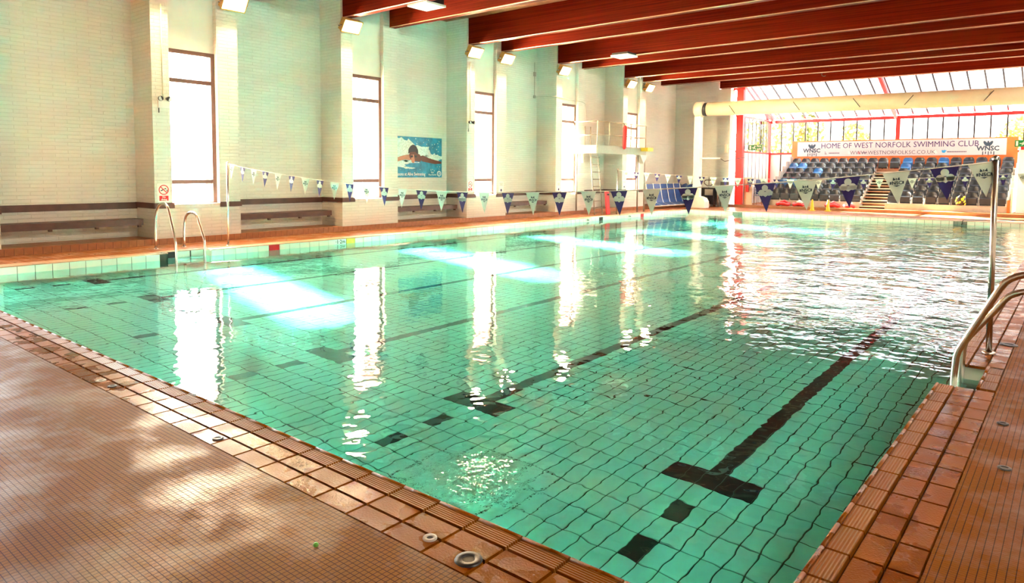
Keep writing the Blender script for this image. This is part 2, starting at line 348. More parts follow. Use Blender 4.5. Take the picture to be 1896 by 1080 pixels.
for i in range(int(PW/H)):
    for j in range(int(PL/T)):
        cx_, cy_ = -(i+.5)*H, (j+.5)*T; d = Vector((cx_-.787, cy_+2.264, zfl(cy_)-1.567))
        seen = cy_ > .55+abs(cx_)*.02 and (cx_ < -.35)
        cells.append((d.length+(0 if seen else 50), cx_, cy_))
cells.sort(); rest = MB()
for q, (d, cx_, cy_) in enumerate(cells):
    sl = (zfl(cy_+.01)-zfl(cy_-.01))/.02; k = 'pblack' if is_black(cx_, cy_) else 'ptile'; z = zfl(cy_)+.004
    if q < 300:
        o = obj('tile', tile_me[k], pool_floor, (cx_, cy_, z), (math.atan(sl), 0, 0)); caust(o)
    else:
        a, c = H/2-J, T/2-J
        rest.mat(1 if k == 'pblack' else 0)
        rest.add([(cx_-a, cy_-c, z-sl*c), (cx_+a, cy_-c, z-sl*c), (cx_+a, cy_+c, z+sl*c), (cx_-a, cy_+c, z+sl*c)], [(0, 1, 2, 3)])
tag(caust(rest.build('floor_tiles', ['ptile', 'pblack'], pool_floor)), kind='stuff')
# pool wall tiles: the top course of the left and far wall piece by piece, lower courses joined
wt_l = MB().box(-.012, 0, -T/2+J, T/2-J, -H+2*J, 0).mesh('wall_tile', 'ptile')
wt_f = MB().box(-T/2+J, T/2-J, 0, .012, -H+2*J, 0).mesh('wall_tile', 'ptile')
marks = {int(5.89/T): 'signred', int(7.9/T): 'yellow', 75: 'pblack', 87: 'signred'}
wt_c = {k: MB().box(-.012, 0, -T/2+J, T/2-J, -H+2*J, 0).mesh('wall_tile', k) for k in ('signred', 'yellow', 'pblack')}
low = MB()
for j in range(int(PL/T)):
    y = (j+.5)*T
    if RL0-.1 < y < RL1+.1: continue
    o = obj('wall_tile', wt_c[marks[j]] if j in marks else wt_l, wall_pl, (-PW+.006, y, -.015)); caust(o)
    for c in range(1, 24):
        z = -.015-H*c
        if z < zfl(y)-.1: break
        low.box(-PW-.006, -PW+.006, y-T/2+J, y+T/2-J, z-H+2*J, z)
tag(caust(low.build('lower_wall_tiles', 'ptile', wall_pl)), kind='stuff')
low = MB()
for c in range(24):  # ladder recess back
    z = -.015-H*c
    if c == 0:
        for q in range(3):
            k = 'pblack' if q == 0 else 'ptile'
            caust(obj('wall_tile', MB().box(-.012, 0, -.12, .12, -H+2*J, 0).mesh('wall_tile', k), wall_pl, (-PW-RD+.006, RL0+.14+.27*q, z)))
    elif z > -1.3: low.box(-PW-RD-.006, -PW-RD+.006, RL0+.02, RL1-.02, z-H+2*J, z)
for c in range(9): low.box(-PW-RD+.01, -PW-.005, RL1-.008, RL1+.004, -.015-H*(c+1)+2*J, -.015-H*c)
tag(caust(low.build('recess_wall_tiles', 'ptile', wall_pl)), kind='stuff')
low = MB()
for i in range(int(PW/T)):
    x = -(i+.5)*T
    caust(obj('wall_tile', wt_f, wall_pf, (x, PL-.006, -.015)))
    for c in range(1, 24): low.box(x-T/2+J, x+T/2-J, PL-.006, PL+.006, -.015-H*(c+1)+2*J, -.015-H*c)
tag(caust(low.build('lower_wall_tiles', 'ptile', wall_pf)), kind='stuff')
low = MB(); low2 = MB()
for j in range(int(PL/T)):
    y = (j+.5)*T
    for c in range(22):
        z = -.03-H*c
        if z < zfl(y)-.1: break
        if not RR0-.1 < y < RR1+.1: low.box(-.006, .006, y-T/2+J, y+T/2-J, z-H+2*J, z)
low.box(RD-.006, RD+.006, RR0+.01, RR1-.01, -.14, -.03).box(.01, RD-.01, RR1-.008, RR1+.004, -.14, -.03).box(.01, RD-.01, RR1-.008, RR1+.004, -.27, -.15).box(RD-.006, RD+.006, RR0+.01, RR1-.01, -.27, -.15).box(.01, RD-.01, RR0-.004, RR0+.008, -.27, -.03)
for i in range(int(PW/T)):
    for c in range(8): low2.box(-(i+1)*T+J, -i*T-J, -.006, .006, -.03-H*(c+1)+2*J, -.03-H*c)
tag(caust(low.build('wall_tiles', 'ptile', wall_pr)), kind='stuff'); tag(caust(low2.build('wall_tiles', 'ptile', wall_pn)), kind='stuff')
def depth_mark(txt, y, size=.12): lettering('depth_mark', txt, size, 'pblack', wall_pl, (-PW+.0075, y, -.075), 'x', bold=.002)
depth_mark('·1·2m', 7.58)
depth_mark('1·8m', 18.0, .1); depth_mark('3·0m', 20.9, .1)
for x0, x1 in ((-10.5, -10.1), (-2.62, -2.22)):   # outlet grilles in the far pool wall
    g = MB()
    for k in range(6): g.box(x0, x1, PL-.02, PL-.006, -.035-.018*k, -.026-.018*k)
    g.box(x0, x0+.02, PL-.018, PL-.006, -.135, -.02).box(x1-.02, x1, PL-.018, PL-.006, -.135, -.02)
    g.build('outlet_grille', 'grille', wall_pf)
# water
wmb = MB(); wmb.add([(-PW, 0, ZW), (0, 0, ZW), (0, PL, ZW), (-PW, PL, ZW), (-PW-RD, RL0, ZW), (-PW, RL0, ZW), (-PW, RL1, ZW), (-PW-RD, RL1, ZW), (0, RR0, ZW), (RD, RR0, ZW), (RD, RR1, ZW), (0, RR1, ZW)], [(0, 1, 8, 11, 2, 3, 6, 5), (4, 5, 6, 7), (8, 9, 10, 11)])
water = tag(wmb.build('water', 'water'), 'clear turquoise water filling the swimming pool', 'water', kind='stuff')
# ---------------------------------------------------------------- decks and coping
CW = .375
dk = MB()
dk.mat(0).box(XB-.2, XR, YN, -CW, -.3, 0)
dk.mat(1).box(CW, XR, -CW, YF, -.3, 0)
dk.mat(2).box(XB-.2, -PW-CW, -CW, YF, -.3, 0)
dk.mat(2).box(-PW-CW, CW, PL+CW, YF, -.3, 0)
dk.mat(3).box(-PW-CW, 0, -CW, -.03, -.3, -.022).box(.03+RD, CW, -CW, PL+CW, -.3, -.022).box(0, .03+RD, -CW, RR0-.005, -.3, -.022).box(0, .03+RD, RR1+.005, PL+CW, -.3, -.022)
dk.mat(3).box(-PW-CW, -PW-.03-RD, -.03, PL+CW, -.3, -.022).box(-PW-.03-RD, -PW-.03, -.03, RL0-.02, -.3, -.022).box(-PW-.03-RD, -PW-.03, RL1+.02, PL+CW, -.3, -.022).box(-PW-.03, 0, PL+.03, PL+CW, -.3, -.022)
floor = struct('floor', dk, ['mosaic', 'mosaic_right', 'quarry', 'copgrout'], 'brown mosaic tiled pool deck')
def bevel_tile(w, l, nose=False, th=.02):
    b = MB(); j = .004; x0, x1, y0, y1 = -w/2+j, w/2-j, -l/2+j, l/2-j; e = .004
    vs = [(x0, y0, -th), (x1, y0, -th), (x1, y1, -th), (x0, y1, -th), (x0+e, y0+e, 0), (x1-e, y0+e, 0), (x1-e, y1-e, 0), (x0+e, y1-e, 0)]
    b.add(vs, [(4, 5, 6, 7), (0, 1, 5, 4), (1, 2, 6, 5), (2, 3, 7, 6), (3, 0, 4, 7)])
    if nose:   # raised rounded nosing on the water side (local -x)
        b.mat(1).tube([(x0+.008, y0, -.006), (x0+.008, y1, -.006)], .013, 8)
    return b
cop_me = bevel_tile(H, T).mesh('coping_tile', ['coping', 'coping']); nos_me = bevel_tile(H, T, True).mesh('nosing_tile', ['ribbed', 'coping'])
rest = MB()
def cop(x, y, rz, row, own):
    if own: obj('nosing_tile' if row == 0 else 'coping_tile', nos_me if row == 0 else cop_me, floor, (x, y, 0), (0, 0, rz))
    else:
        w, l = (H, T) if abs(math.sin(rz)) < .5 else (T, H)
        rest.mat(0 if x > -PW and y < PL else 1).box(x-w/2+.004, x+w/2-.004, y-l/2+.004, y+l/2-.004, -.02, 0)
for i in range(int(PW/T)+1):       # near side
    x = -(i+.5)*T+.0
    for r in range(3): cop(x, -(r+.5)*H, -math.pi/2, r, i < 46)
for r in range(3): 
    for q in range(2): cop((q+.5)*T*.75, -(r+.5)*H, -math.pi/2, r, False)
j = 0; y = 0.0
while y < PL:                      # right side, leaving the ladder recess
    for r in range(3):
        if RR0 < y+T/2 < RR1: continue
        cop((r+.5)*H, y+T/2, 0, r, y < 11.4)
    y += T
for q in range(3):                 # tiles around the recess
    obj('nosing_tile', nos_me, floor, (RD+H/2, RR0+(q+.5)*T, 0), (0, 0, 0))
y = 0.0
while y < PL:
    for r in range(3):
        if not (RL0-.05 < y+T/2 < RL1+.05 and r < 2): cop(-PW-(r+.5)*H, y+T/2, math.pi, r, False)
    y += T
for i in range(int(PW/T)):
    for r in range(3): cop(-(i+.5)*T, PL+(r+.5)*H, math.pi/2, r, False)
tag(rest.build('coping_tiles', ['coping', 'glarecoping'], floor), kind='stuff')
nose = MB()
for a, c in ((0, RL0), (RL1, PL)): nose.tube([(-PW-.006, a, -.006), (-PW-.006, c, -.006)], .013, 8)
nose.tube([(-PW, PL+.006, -.006), (0, PL+.006, -.006)], .013, 8)
nose.build('edge_nosing', 'glarecoping', floor)
# small fittings set in the deck
def socket(name, x, y, r, label, ring='steel'):
    t = thing(name, label, 'fitting', (x, y, .0))
    MB().lathe([(r*.45, .001), (r*.5, .006), (r, .006), (r*1.05, .0)], (0, 0, 0), 20).build('ring', ring, t); MB().lathe([(0.0001, .003), (r*.46, .003)], (0, 0, 0), 16).build('hole', 'black', t)
socket('floor_socket', -1.06, -.285, .055, 'round socket plate in brown coping at the bottom of the photo', 'darkmetal')
socket('floor_socket', -.86, -.40, .03, 'small worn socket beside the round plate in the near coping', 'grey')
socket('floor_socket', -1.30, -.27, .03, 'chipped pale socket left of the round plate in near coping', 'grey')
socket('floor_socket', -4.57, -.30, .03, 'small dark socket in the wet left stretch of near coping', 'darkmetal')
socket('floor_socket', -4.78, -.30, .035, 'chipped pale hole at far left of the near coping', 'grey')
socket('floor_socket', -3.05, -.30, .03, 'small socket in the shiny middle stretch of near coping', 'darkmetal')
socket('drain_plug', .47, 3.02, .032, 'upper dark drain plug in the ribbed right deck', 'black')
socket('drain_plug', .537, 2.206, .032, 'lower dark drain plug in the ribbed right deck', 'black')
socket('floor_socket', .33, 5.55, .07, 'oval socket cover in right coping behind the flag pole', 'black')
tag(MB().lathe([(.0001, .016), (.008, .013), (.012, .006), (.009, 0)], (-1.62, -.62, 0), 10).build('leaf_scrap', 'green'), 'tiny green scrap lying on the brown mosaic deck', 'debris')
# ---------------------------------------------------------------- left wall with piers
wb = MB()
def wbox(*a): wb.box(*a)
wbox(XB-.35, XB, YN-.2, PIERS[0], STEP-.13, CEIL+.3)
for k, p in enumerate(PIERS):
    e = p+PWID; nxt = PIERS[k+1] if k+1 < len(PIERS) else YF+.1
    wbox(XB-.35, XB, e, nxt, 0, CEIL+.3)                                   # recess back wall
    wbox(XF-.32, XF, p, p+MINI1, 0, CEIL+.3); wbox(XF-.32, XF, e-MINI2, e, 0, CEIL+.3)          # mini piers
    wbox(XB-.35, XF-.32, p, p+.16, 0, CEIL+.3); wbox(XB-.35, XF-.32, e-.16, e, 0, CEIL+.3)      # sides of the neighbouring recesses
    wbox(XF-.32, XF, p+MINI1, e-MINI2, 0, SILL)                            # panel under the window
wall_left = struct('wall_left', wb, 'brick', 'white painted brick wall with window piers')
for k, p in enumerate(PIERS):
    a, c = p+MINI1, p+MINI1+SLOT
    MB().box(XF-.30, XF-.14, a, c, HEAD, CEIL+.3).build('panel', 'plaster', wall_left)
    MB().box(XF-.14, XF+.005, a, c, SILL, SILL+.02).build('window_sill', 'white', wall_left)
    MB().box(XB-.36, XF-.322, p+PWID-.175, p+PWID-.16, -.1, CEIL+.3).box(XF-.335, XF-.32, c+.005, p+PWID-.175, -.1, CEIL+.3).build('outer_brick_reveal', 'redbrick', wall_left)
    MB().box(XB-.36, XF-.322, p+.16, p+.175, -.1, CEIL+.3).build('outer_brick_reveal', 'redbrick', wall_left)
    MB().box(XB-.36, XF-.33, p+.175, p+PWID-.175, HEAD+.12, HEAD+.3).build('outer_lintel', 'redbrick', wall_left)
    # brown dado rails
    MB().box(XF, XF+.03, p-.02, p+MINI1+.03, .76, .875).build('dado_rail', 'brown', wall_left)
    MB().box(XF, XF+.03, c-.0, p+PWID+.02, .755, .865).build('dado_rail', 'brown', wall_left)
    if k > 0: MB().box(XB, XF, p-.03, p, .76, .875).build('dado_rail', 'brown', wall_left)
    nxt = PIERS[k+1] if k+1 < len(PIERS) else None
    if nxt: MB().box(XB, XB+.035, p+PWID, nxt, .735, .87).build('dado_rail', 'brown', wall_left)
# raised tiled step along the wall
sb = MB().box(XB, XF+.05, YN, YF, 0, STEP-.012)
base_l = struct('baseboard_left', sb, 'copgrout', 'tiled step along the foot of the left wall')
st_me = MB().box(0, .012, -.071, .071, .003, STEP).mesh('step_tile', 'steptile')
y = -.4
while y < 14: obj('step_tile', st_me, base_l, (XF+.045, y, 0)); y += .15
MB().box(XF+.045, XF+.056, y-.07, YF, .003, STEP).build('step_face', 'steptile', base_l)
top = MB()
for k, p in enumerate(PIERS[:-1]):
    a = p+PWID
    while a < PIERS[k+1]-.01:
        for q in range(6): top.box(XB+.004+.15*q, XB+.146+.15*q, a+.003, min(a+.15, PIERS[k+1])-.003, STEP-.012, STEP)
        a += .15
top.box(XB, XF+.04, PIERS[-1]+PWID, YF, STEP-.012, STEP)
tag(top.build('step_top_tiles', 'steptile', base_l), kind='stuff')
# windows in the slots
for k, p in enumerate(PIERS):
    a, c = p+MINI1, p+MINI1+SLOT; x0, x1 = XF-.20, XF-.14
    w = bpy.data.objects.new('window_%d' % (k+1), None); COL.objects.link(w); w.location = (XF-.17, (a+c)/2, SILL); w['kind'] = 'structure'
    def wp(name, y0, y1, z0, z1, m='frame', d0=0, d1=0): o = MB().box(-.03+d0, .03+d1, y0-(a+c)/2, y1-(a+c)/2, z0-SILL, z1-SILL).build(name, m, w); return o
    wp('frame_stile', a, a+.05, SILL+.02, HEAD); wp('frame_stile', c-.09, c, SILL+.02, HEAD, 'frame', 0, .03); wp('frame_head', a+.05, c-.09, HEAD-.09, HEAD, 'frame', 0, .03); wp('frame_sill', a+.05, c-.05, SILL+.02, SILL+.05)
    wp('transom', a+.05, c-.09, 3.43, 3.52, 'frame', 0, .02); wp('transom', a+.05, c-.09, 1.27, 1.36, 'frame', 0, .02)
    for z0, z1 in ((SILL+.05, 1.27), (1.36, 3.43), (3.52, HEAD-.09)): wp('pane', a+.05, c-.09, z0, z1, 'glass', .024, -.03)
# benches in the recesses
def bench(y0, y1, label):
    t = thing('wall_bench', label, 'bench', (-14.62, (y0+y1)/2, STEP), group='wall benches'); h = (y1-y0)/2; z = .54-STEP
    for q in range(3): MB().box(-.21+.145*q, -.085+.145*q, -h, h, z-.045, z).build('slat', 'brown', t)
    MB().box(.20, .225, -h, h, z-.13, z-.002).build('front_rail', 'brown', t)
    n = 4 if y1-y0 > 2 else 2
    for q in range(n):
        yy = -h+.06+(2*h-.12)*q/(n-1)
        MB().box(-.38, .19, yy-.03, yy+.03, z-.10, z-.045).box(.14, .20, yy-.03, yy+.03, z-.17, z-.10).build('bracket', 'brown', t)
for k in range(4):
    bench(PIERS[k]+PWID-.0, PIERS[k+1]-.12, ['long dark brown bench at far left of the photo', 'dark brown bench between first and second window', 'dark brown bench below the swimmer poster', 'dark brown bench beyond the third window'][k])
# ---------------------------------------------------------------- far wall, right wall, wall behind the camera
wf = MB().box(XB-.35, -12.75, YF, YF+.35, 0, CEIL+.3).box(-12.75, -12.15, YF-.12, YF+.4, 0, CEIL-.75)
wall_back = struct('wall_back', wf, 'brick', 'white brick end wall beside the glazed extension')
MB().box(-14.0, -12.85, YF-.02, YF, STEP, .30).build('skirting', 'coping', wall_back)
struct('wall_right', MB().box(XR, XR+.3, YN, 35, -.3, CEIL+.3), 'brick'); struct('wall_front', MB().box(XB-.3, XR, YN-.3, YN, -.3, CEIL+.3), 'brick')
# ---------------------------------------------------------------- ceiling and beams
ceiling = struct('ceiling', MB().box(XB-.35, XR+.3, YN-.3, 30.0, CEIL+.03, CEIL+.3), 'boards', 'timber boarded ceiling over deep beams')
bd = MB(); y = YN
while y < 29.2: bd.box(XB, XR, y+.006, y+.104, CEIL, CEIL+.03); y += .11
tag(bd.build('ceiling_boards', 'boards', ceiling), kind='stuff')
def beam(y, z0=5.5, z1=CEIL, x0=XF-.15, w=.2):
    b = MB().box(x0, XR, y, y+w, z0, z1).build('beam', 'wood', ceiling)
    MB().tube([(x0, y+.004, z0+.004), (XR, y+.004, z0+.004)], .012, 6).build('edge_highlight', 'arris', b)  # highlight along the lower beam edge, drawn as a pale strip
for p in PIERS:
    for dy in (.06, 1.62): beam(p+dy)
beam(29.25, 5.55, CEIL, -12.6, .25); beam(28.0, 5.75, CEIL, XB, .2)
lettering('beam_mark', 'C', .3, 'brown', ceiling, (-8.0, 29.24, 5.83), 'y', bold=.004)
# ---------------------------------------------------------------- floodlights
def floodlight(y, z, label, x=XF+.2, light=True, side=1):
    t = thing('floodlight', label, 'floodlight', (x, y, z), 0 if side > 0 else math.pi, 'wall floodlights')
    A = math.radians(34 if side > 0 else 26); n = Vector((math.cos(A), 0, -math.sin(A))); up = Vector((math.sin(A), 0, math.cos(A)))
    MB().obox(-.07*n, .07*n, (0, .27, 0), .16*up).build('housing', 'glowhousing', t)
    fr = MB()
    for s in (-1, 1): fr.obox(.012*n+s*.165*up, .02*n, (0, .285, 0), .014*up).obox(.012*n+Vector((0, s*.275, 0)), .02*n, (0, .012, 0), .165*up)
    fr.build('rim', 'glowhousing', t)
    MB().obox(.004*n, .004*n, (0, .262, 0), .15*up).build('lens', 'glow', t)
    MB().tube([(-.2, 0, .0), (-.14, 0, 0), (-.14, -.3, 0), tuple(Vector((0, -.3, 0))+.0*n)], .014, 6).tube([(-.14, 0, 0), (-.14, .3, 0), (0, .3, 0)], .014, 6).build('bracket', 'steel', t)
    MB().box(-.20, -.19, -.06, .06, -.06, .06).build('wall_plate', 'steel', t)
    if light:
        L = bpy.data.lights.new('floodlight_beam', 'AREA'); L.shape = 'RECTANGLE'; L.size = .5; L.size_y = .28; L.energy = LAMP_W if side > 0 else LAMP_W*.55; L.color = (1, .74, .38) if side > 0 else (1, .88, .68); L.spread = math.radians(160 if side > 0 else 130)
        o = bpy.data.objects.new('floodlight_beam', L); COL.objects.link(o); o.parent = t; o.location = .02*n; o.rotation_euler = n.to_track_quat('-Z', 'Y').to_euler()
fl_lab = [(4.31, 5.34, 'floodlight cut off by the top edge above the first window'), (5.86, 5.25, 'glowing floodlight above the right pier of the first window'), (9.04, 5.27, 'glowing floodlight under the beam by the second window'), (13.73, 5.25, 'glowing floodlight left of the third window pier'), (15.28, 5.25, 'glowing floodlight right of the third window'), (18.52, 5.25, 'glowing floodlight above the fourth window'), (23.33, 5.25, 'left of the two farthest floodlights by the diving stage'), (24.90, 5.25, 'rightmost and farthest floodlight on the left wall')]
for y, z, lab in fl_lab: floodlight(y, z, lab)
for i in range(5): floodlight(1.5+6*i, 5.2, '%s added fill floodlight from the camera end on the unseen right wall' % ('first', 'second', 'third', 'fourth', 'fifth')[i], XR-.2, True, -1)  # unseen fill lamps, added to brighten the left wall and the water
# ---------------------------------------------------------------- glazed extension
YE, ZE = 34.6, 4.4; XE = -12.05; SL = .40
def zr(y): return ZE+(YE-y)*SL
roof = bpy.data.objects.new('window_7', None); COL.objects.link(roof); roof['kind'] = 'structure'; roof['label'] = 'sloping glazed roof of the end extension'
for i in range(26):
    x = XE+.6*i
    MB().obox((x, (YE+29.9)/2, zr((YE+29.9)/2)), (.03, 0, 0), (0, (YE-29.9)/2, -SL*(YE-29.9)/2), (0, .012, .03)).build('glazing_bar', 'black', roof)
    MB().add([(x+.03, 29.9, zr(29.9)), (x+.57, 29.9, zr(29.9)), (x+.57, YE, ZE), (x+.03, YE, ZE)], [(0, 1, 2, 3)]).build('pane', 'roofglass', roof)
for yy, h in ((33.0, .09), (YE, .10), (30.2, .08)): MB().box(XE, XR, yy-.06, yy+.06, zr(yy)-.10-h, zr(yy)-.05).build('purlin', 'red', roof)
for x in (XE, XE+.25, -6.15, .2): MB().obox((x, (YE+30)/2, zr((YE+30)/2)-.14), (.07, 0, 0), (0, (YE-30)/2, -SL*(YE-30)/2), (0, .03, .07)).build('rafter', 'red', roof)
gw = bpy.data.objects.new('window_8', None); COL.objects.link(gw); gw['kind'] = 'structure'; gw['label'] = 'glazed far wall behind the seating'
for i in range(26):
    x = XE+.6*i
    MB().box(x-.03, x+.03, YE-.03, YE+.03, .0, ZE-.1).build('mullion', 'black', gw)
    MB().box(x+.03, x+.57, YE-.004, YE+.004, 2.66, ZE-.1).build('pane', 'wallglass', gw); MB().box(x+.03, x+.57, YE-.02, YE+.02, .1, 2.58).build('lower_panel', 'white', gw)
MB().box(XE, XR, YE-.06, YE+.05, 2.58, 2.68).build('transom', 'red', gw)
for x in (XE, -6.05, .2): MB().box(x-.09, x+.09, YE-.12, YE-.04, 0, ZE-.1).build('column', 'red', gw)
gs = bpy.data.objects.new('window_9', None); COL.objects.link(gs); gs['kind'] = 'structure'; gs['label'] = 'glazed side wall of the extension by the red column'
for i in range(9):
    y = 30.1+.5*i; z1 = 4.3
    MB().box(XE-.02, XE+.02, y-.018, y+.018, 0, z1).build('mullion', 'black', gs); MB().box(XE-.004, XE+.004, y+.018, y+.482, 2.68, z1).build('pane', 'wallglass', gs); MB().box(XE-.02, XE+.01, y+.018, y+.482, .1, 2.60).build('lower_panel', 'white', gs)
MB().box(XE-.05, XE+.05, 30, YE, 4.27, 4.37).build('rail', 'red', gs); MB().box(XE-.05, XE+.05, 30, YE, 2.60, 2.68).build('rail', 'red', gs)
MB().add([(XE, 30, 4.37), (XE, YE, 4.37), (XE, YE, ZE), (XE, 30, zr(30))], [(0, 1, 2, 3)]).build('gable_pane', 'wallglass', gs)
MB().box(XE-.09, XE-.03, 33.3, 33.5, 2.6, 4.3).build('dark_post', 'black', gs)
colr = struct('trim_1', MB().box(-12.0, -11.68, 29.85, 30.1, .0, 5.6).box(-12.16, -11.60, 29.8, 30.15, 5.5, 5.62), 'red', 'red steel column where the glazed extension begins')
# floor of the extension and outside ground
struct('floor_extension', MB().mat(0).box(XE, XR, YF, YE, -.3, STEP-.02).mat(1).box(-12.9, XR, YF-.06, YF, .0, STEP).mat(0).box(-12.15, XR, YF, YF+.12, STEP-.02, STEP), ['quarry', 'step'], 'raised floor with timber kerb below the seating')
struct('floor_outside', MB().box(-60, XB-.75, -40, 80, -.4, -.1).box(XB-.75, 40, 35.0, 80, -.4, -.1), 'gravel')
# ---------------------------------------------------------------- seating stand
XL0, XL1, XR0, XR1 = -10.62, -6.72, -5.72, -1.45     # blocks
def rowY(r): return 30.75+.48*r
def rowZ(r): return .34+.25*r
stand = thing('seating_stand', 'tiered seating stand with plywood risers and central steps', 'stand', (-6, 30.7, STEP-.02))
def sp(name, m, *bx):
    b = MB()
    for q in bx: b.box(*q)
    o = b.build(name, m); o.parent = stand; o.matrix_parent_inverse = Matrix.Translation((6, -30.7, -STEP+.02)); return o
for r in range(7):
    for (a, c) in ((XL0, XL1), (XR0, XR1)):
        sp('tier', 'grey', (a, c, rowY(r), rowY(r)+.50 if r < 6 else YE-.15, STEP-.02, rowZ(r)))
    if r < 6:
        sp('tier', 'step', (XL1+.01, XR0-.01, rowY(r)+.50 , rowY(r)+.98, STEP-.02, rowZ(r)))
    sp('stair_tread', 'step', (XL1+.01, XR0-.01, rowY(r)-.02+.24, rowY(r)+.49, rowZ(r)-.04, rowZ(r))) if r else None
    sp('stair_tread', 'step', (XL1+.01, XR0-.01, rowY(r)-.02, rowY(r)+.26, rowZ(r)-.165, rowZ(r)-.125)); sp('stair_riser', 'black', (XL1+.02, XR0-.02, rowY(r)+.01, rowY(r)+.03, rowZ(r)-.30, rowZ(r)-.165))
    sp('stair_nosing', 'offwhite', (XL1+.01, XR0-.01, rowY(r)-.04, rowY(r)-.02, rowZ(r)-.16, rowZ(r)-.12)); sp('stair_nosing', 'arris', (XL1+.01, XR0-.01, rowY(r)+.20, rowY(r)+.22, rowZ(r)-.035, rowZ(r)+.002))
    sp('side_panel', 'grey', (XL0-.10-.07*0, XL0-.04, rowY(r)+.02, rowY(r)+.46, STEP-.02, rowZ(r)+.62))
    sp('side_panel', 'offwhite', (XR1+.10, XR1+.16, rowY(r)+.02, rowY(r)+.48, STEP-.02, rowZ(r)+.75))
sp('tier', 'step', (XL1+.01, XR0-.01, rowY(6)+.06, YE-.36, rowZ(5)+.002, rowZ(6)))
sp('front_plinth', 'grey', (XL0, XL1, 30.70, 30.74, STEP-.02, .36)); sp('front_plinth', 'grey', (XR0, XR1, 30.70, 30.74, STEP-.02, .36))
sp('end_post', 'brown', (XL0-.06, XL0-.0, 30.66, 30.74, STEP-.02, .50)); sp('end_post', 'orange', (XR1+.0, XR1+.09, 30.66, 30.74, STEP-.02, .62))
sp('back_board', 'orange', (-10.80, -1.42, YE-.32, YE-.28, 1.9, 3.24))
# seats
def make_seat(mat):
    t = thing('tip_up_seat', '', 'seat', (0, 0, 0), group='tip-up seats of the stand')
    # curved backrest shell with rounded top (faces -Y)
    b = MB(); nx, nz = 6, 6; w, h = .205, .47
    def pt(i, j, off):
        u = i/nx*2-1; v = j/nz; ww = w*(1 if v < .7 else math.sqrt(max(.0, 1-((v-.7)/.38)**2)))
        return (u*ww, .10+.10*v-.045*(1-u*u)*0-.05*u*u+off, .06+h*v)
    for off in (0, .02):
        base = len(b.v); b.v += [pt(i, j, off) for j in range(nz+1) for i in range(nx+1)]
        for j in range(nz):
            for i in range(nx):
                q = [base+j*(nx+1)+i, base+j*(nx+1)+i+1, base+(j+1)*(nx+1)+i+1, base+(j+1)*(nx+1)+i]
                b.f.append(tuple(q if off == 0 else q[::-1])); b.m.append(0); b.sm.append(True)
    b.build('backrest', mat, t)
    # tipped-up seat pan
    s = MB(); w2 = .185; prof = [(-.02, .04), (-.05, .08), (-.045, .30), (-.02, .345), (.03, .33), (.05, .10)]
    s.prism([(y, z) for y, z in prof], (-w2, 0, 0), (0, 1, 0), (0, 0, 1), (2*w2, 0, 0)); s.build('seat_pan', mat, t)
    MB().box(-.20, -.18, 0, .14, 0, .12).box(.18, .20, 0, .14, 0, .12).box(-.19, .19, .03, .06, .03, .06).build('bracket', 'offwhite', t)
    return t
proto = {'seat': make_seat('seat'), 'seatblue': make_seat('seatblue')}; usedp = set()
ORD = ['first', 'second', 'third', 'fourth', 'fifth', 'sixth', 'seventh', 'eighth', 'ninth']; ROWN = ['front', 'second', 'third', 'fourth', 'fifth', 'sixth', 'back']
def place_seat(x, y, z, kind, label):
    if kind not in usedp: o = proto[kind]; usedp.add(kind)
    else: o = copy_tree(proto[kind])
    o.location = (x, y, z); o['label'] = label
blue = {('left', 6-1, 0), ('left', 5, 1), ('left', 4, 3), ('right', 6, 8), ('right', 6, 5), ('right', 5, 8), ('left', 2, 0), ('left', 2, 1)}
for r in range(7):
    for blk in ('left', 'right'):
        for j in range(9):
            x = -10.40+.435*j if blk == 'left' else -1.70-.47*j
            k = 'seatblue' if (blk, r, j) in blue else 'seat'
            n = 8-j
            place_seat(x, rowY(r)+.12, rowZ(r), k, '%s tip-up seat, %s from the aisle, %s row, %s block' % ('blue' if k == 'seatblue' else 'slate grey', ORD[n], ROWN[r], blk))
for q, x in enumerate((-6.48, -5.98)): place_seat(x, rowY(6)+.12, rowZ(6), 'seat', '%s of two slate grey seats closing the aisle at the top' % ('left', 'right')[q])
# banner
ban = thing('club_banner', 'long white swimming club banner above the back row of seats', 'banner', (-6.1, YE-.335, 2.47))
MB().box(-4.42, 4.28, -.006, .006, 0, .72).build('sheet', 'banner', ban)
lettering('headline', 'HOME OF WEST NORFOLK SWIMMING CLUB', .36, 'purple', ban, (.0, -.009, .50), 'y', bold=0.0, sx=.90)
lettering('web_address', 'WWW.WESTNORFOLKSC.CO.UK', .25, 'inkgrey', ban, (-.15, -.009, .15), 'y', bold=-.001, sx=.95)
def club_logo(parent, loc, s, facing='y'):
    b = MB()
    for (px, pz, a, r) in ((-.07, .17, .6, .11), (.07, .17, -.6, .11), (0, .20, 0, .07)):
        pts = [(px+r*math.cos(t)*.45*math.cos(a)-r*math.sin(t)*math.sin(a), pz+r*math.cos(t)*.45*math.sin(a)+r*math.sin(t)*math.cos(a)) for t in [2*math.pi*i/10 for i in range(10)]]
        b.prism([(x*s, z*s) for x, z in pts], (0, 0, 0), (1, 0, 0), (0, 0, 1), (0, -.002, 0))
    for q in range(5): b.box((-.16+.08*q)*s, (-.13+.08*q)*s, -.002, 0, (-.22+.03*(q % 2))*s, (-.10)*s)
    b.build('club_emblem', 'inkgreen', parent).location = loc
    lettering('club_initials', 'WNSC', .22*s, 'inkgreen', parent, (loc[0], loc[1]-.002, loc[2]-.0*s), facing, bold=.008*s)
club_logo(ban, (-3.72, -.008, .28), 1.25); club_logo(ban, (3.62, -.008, .28), 1.25)
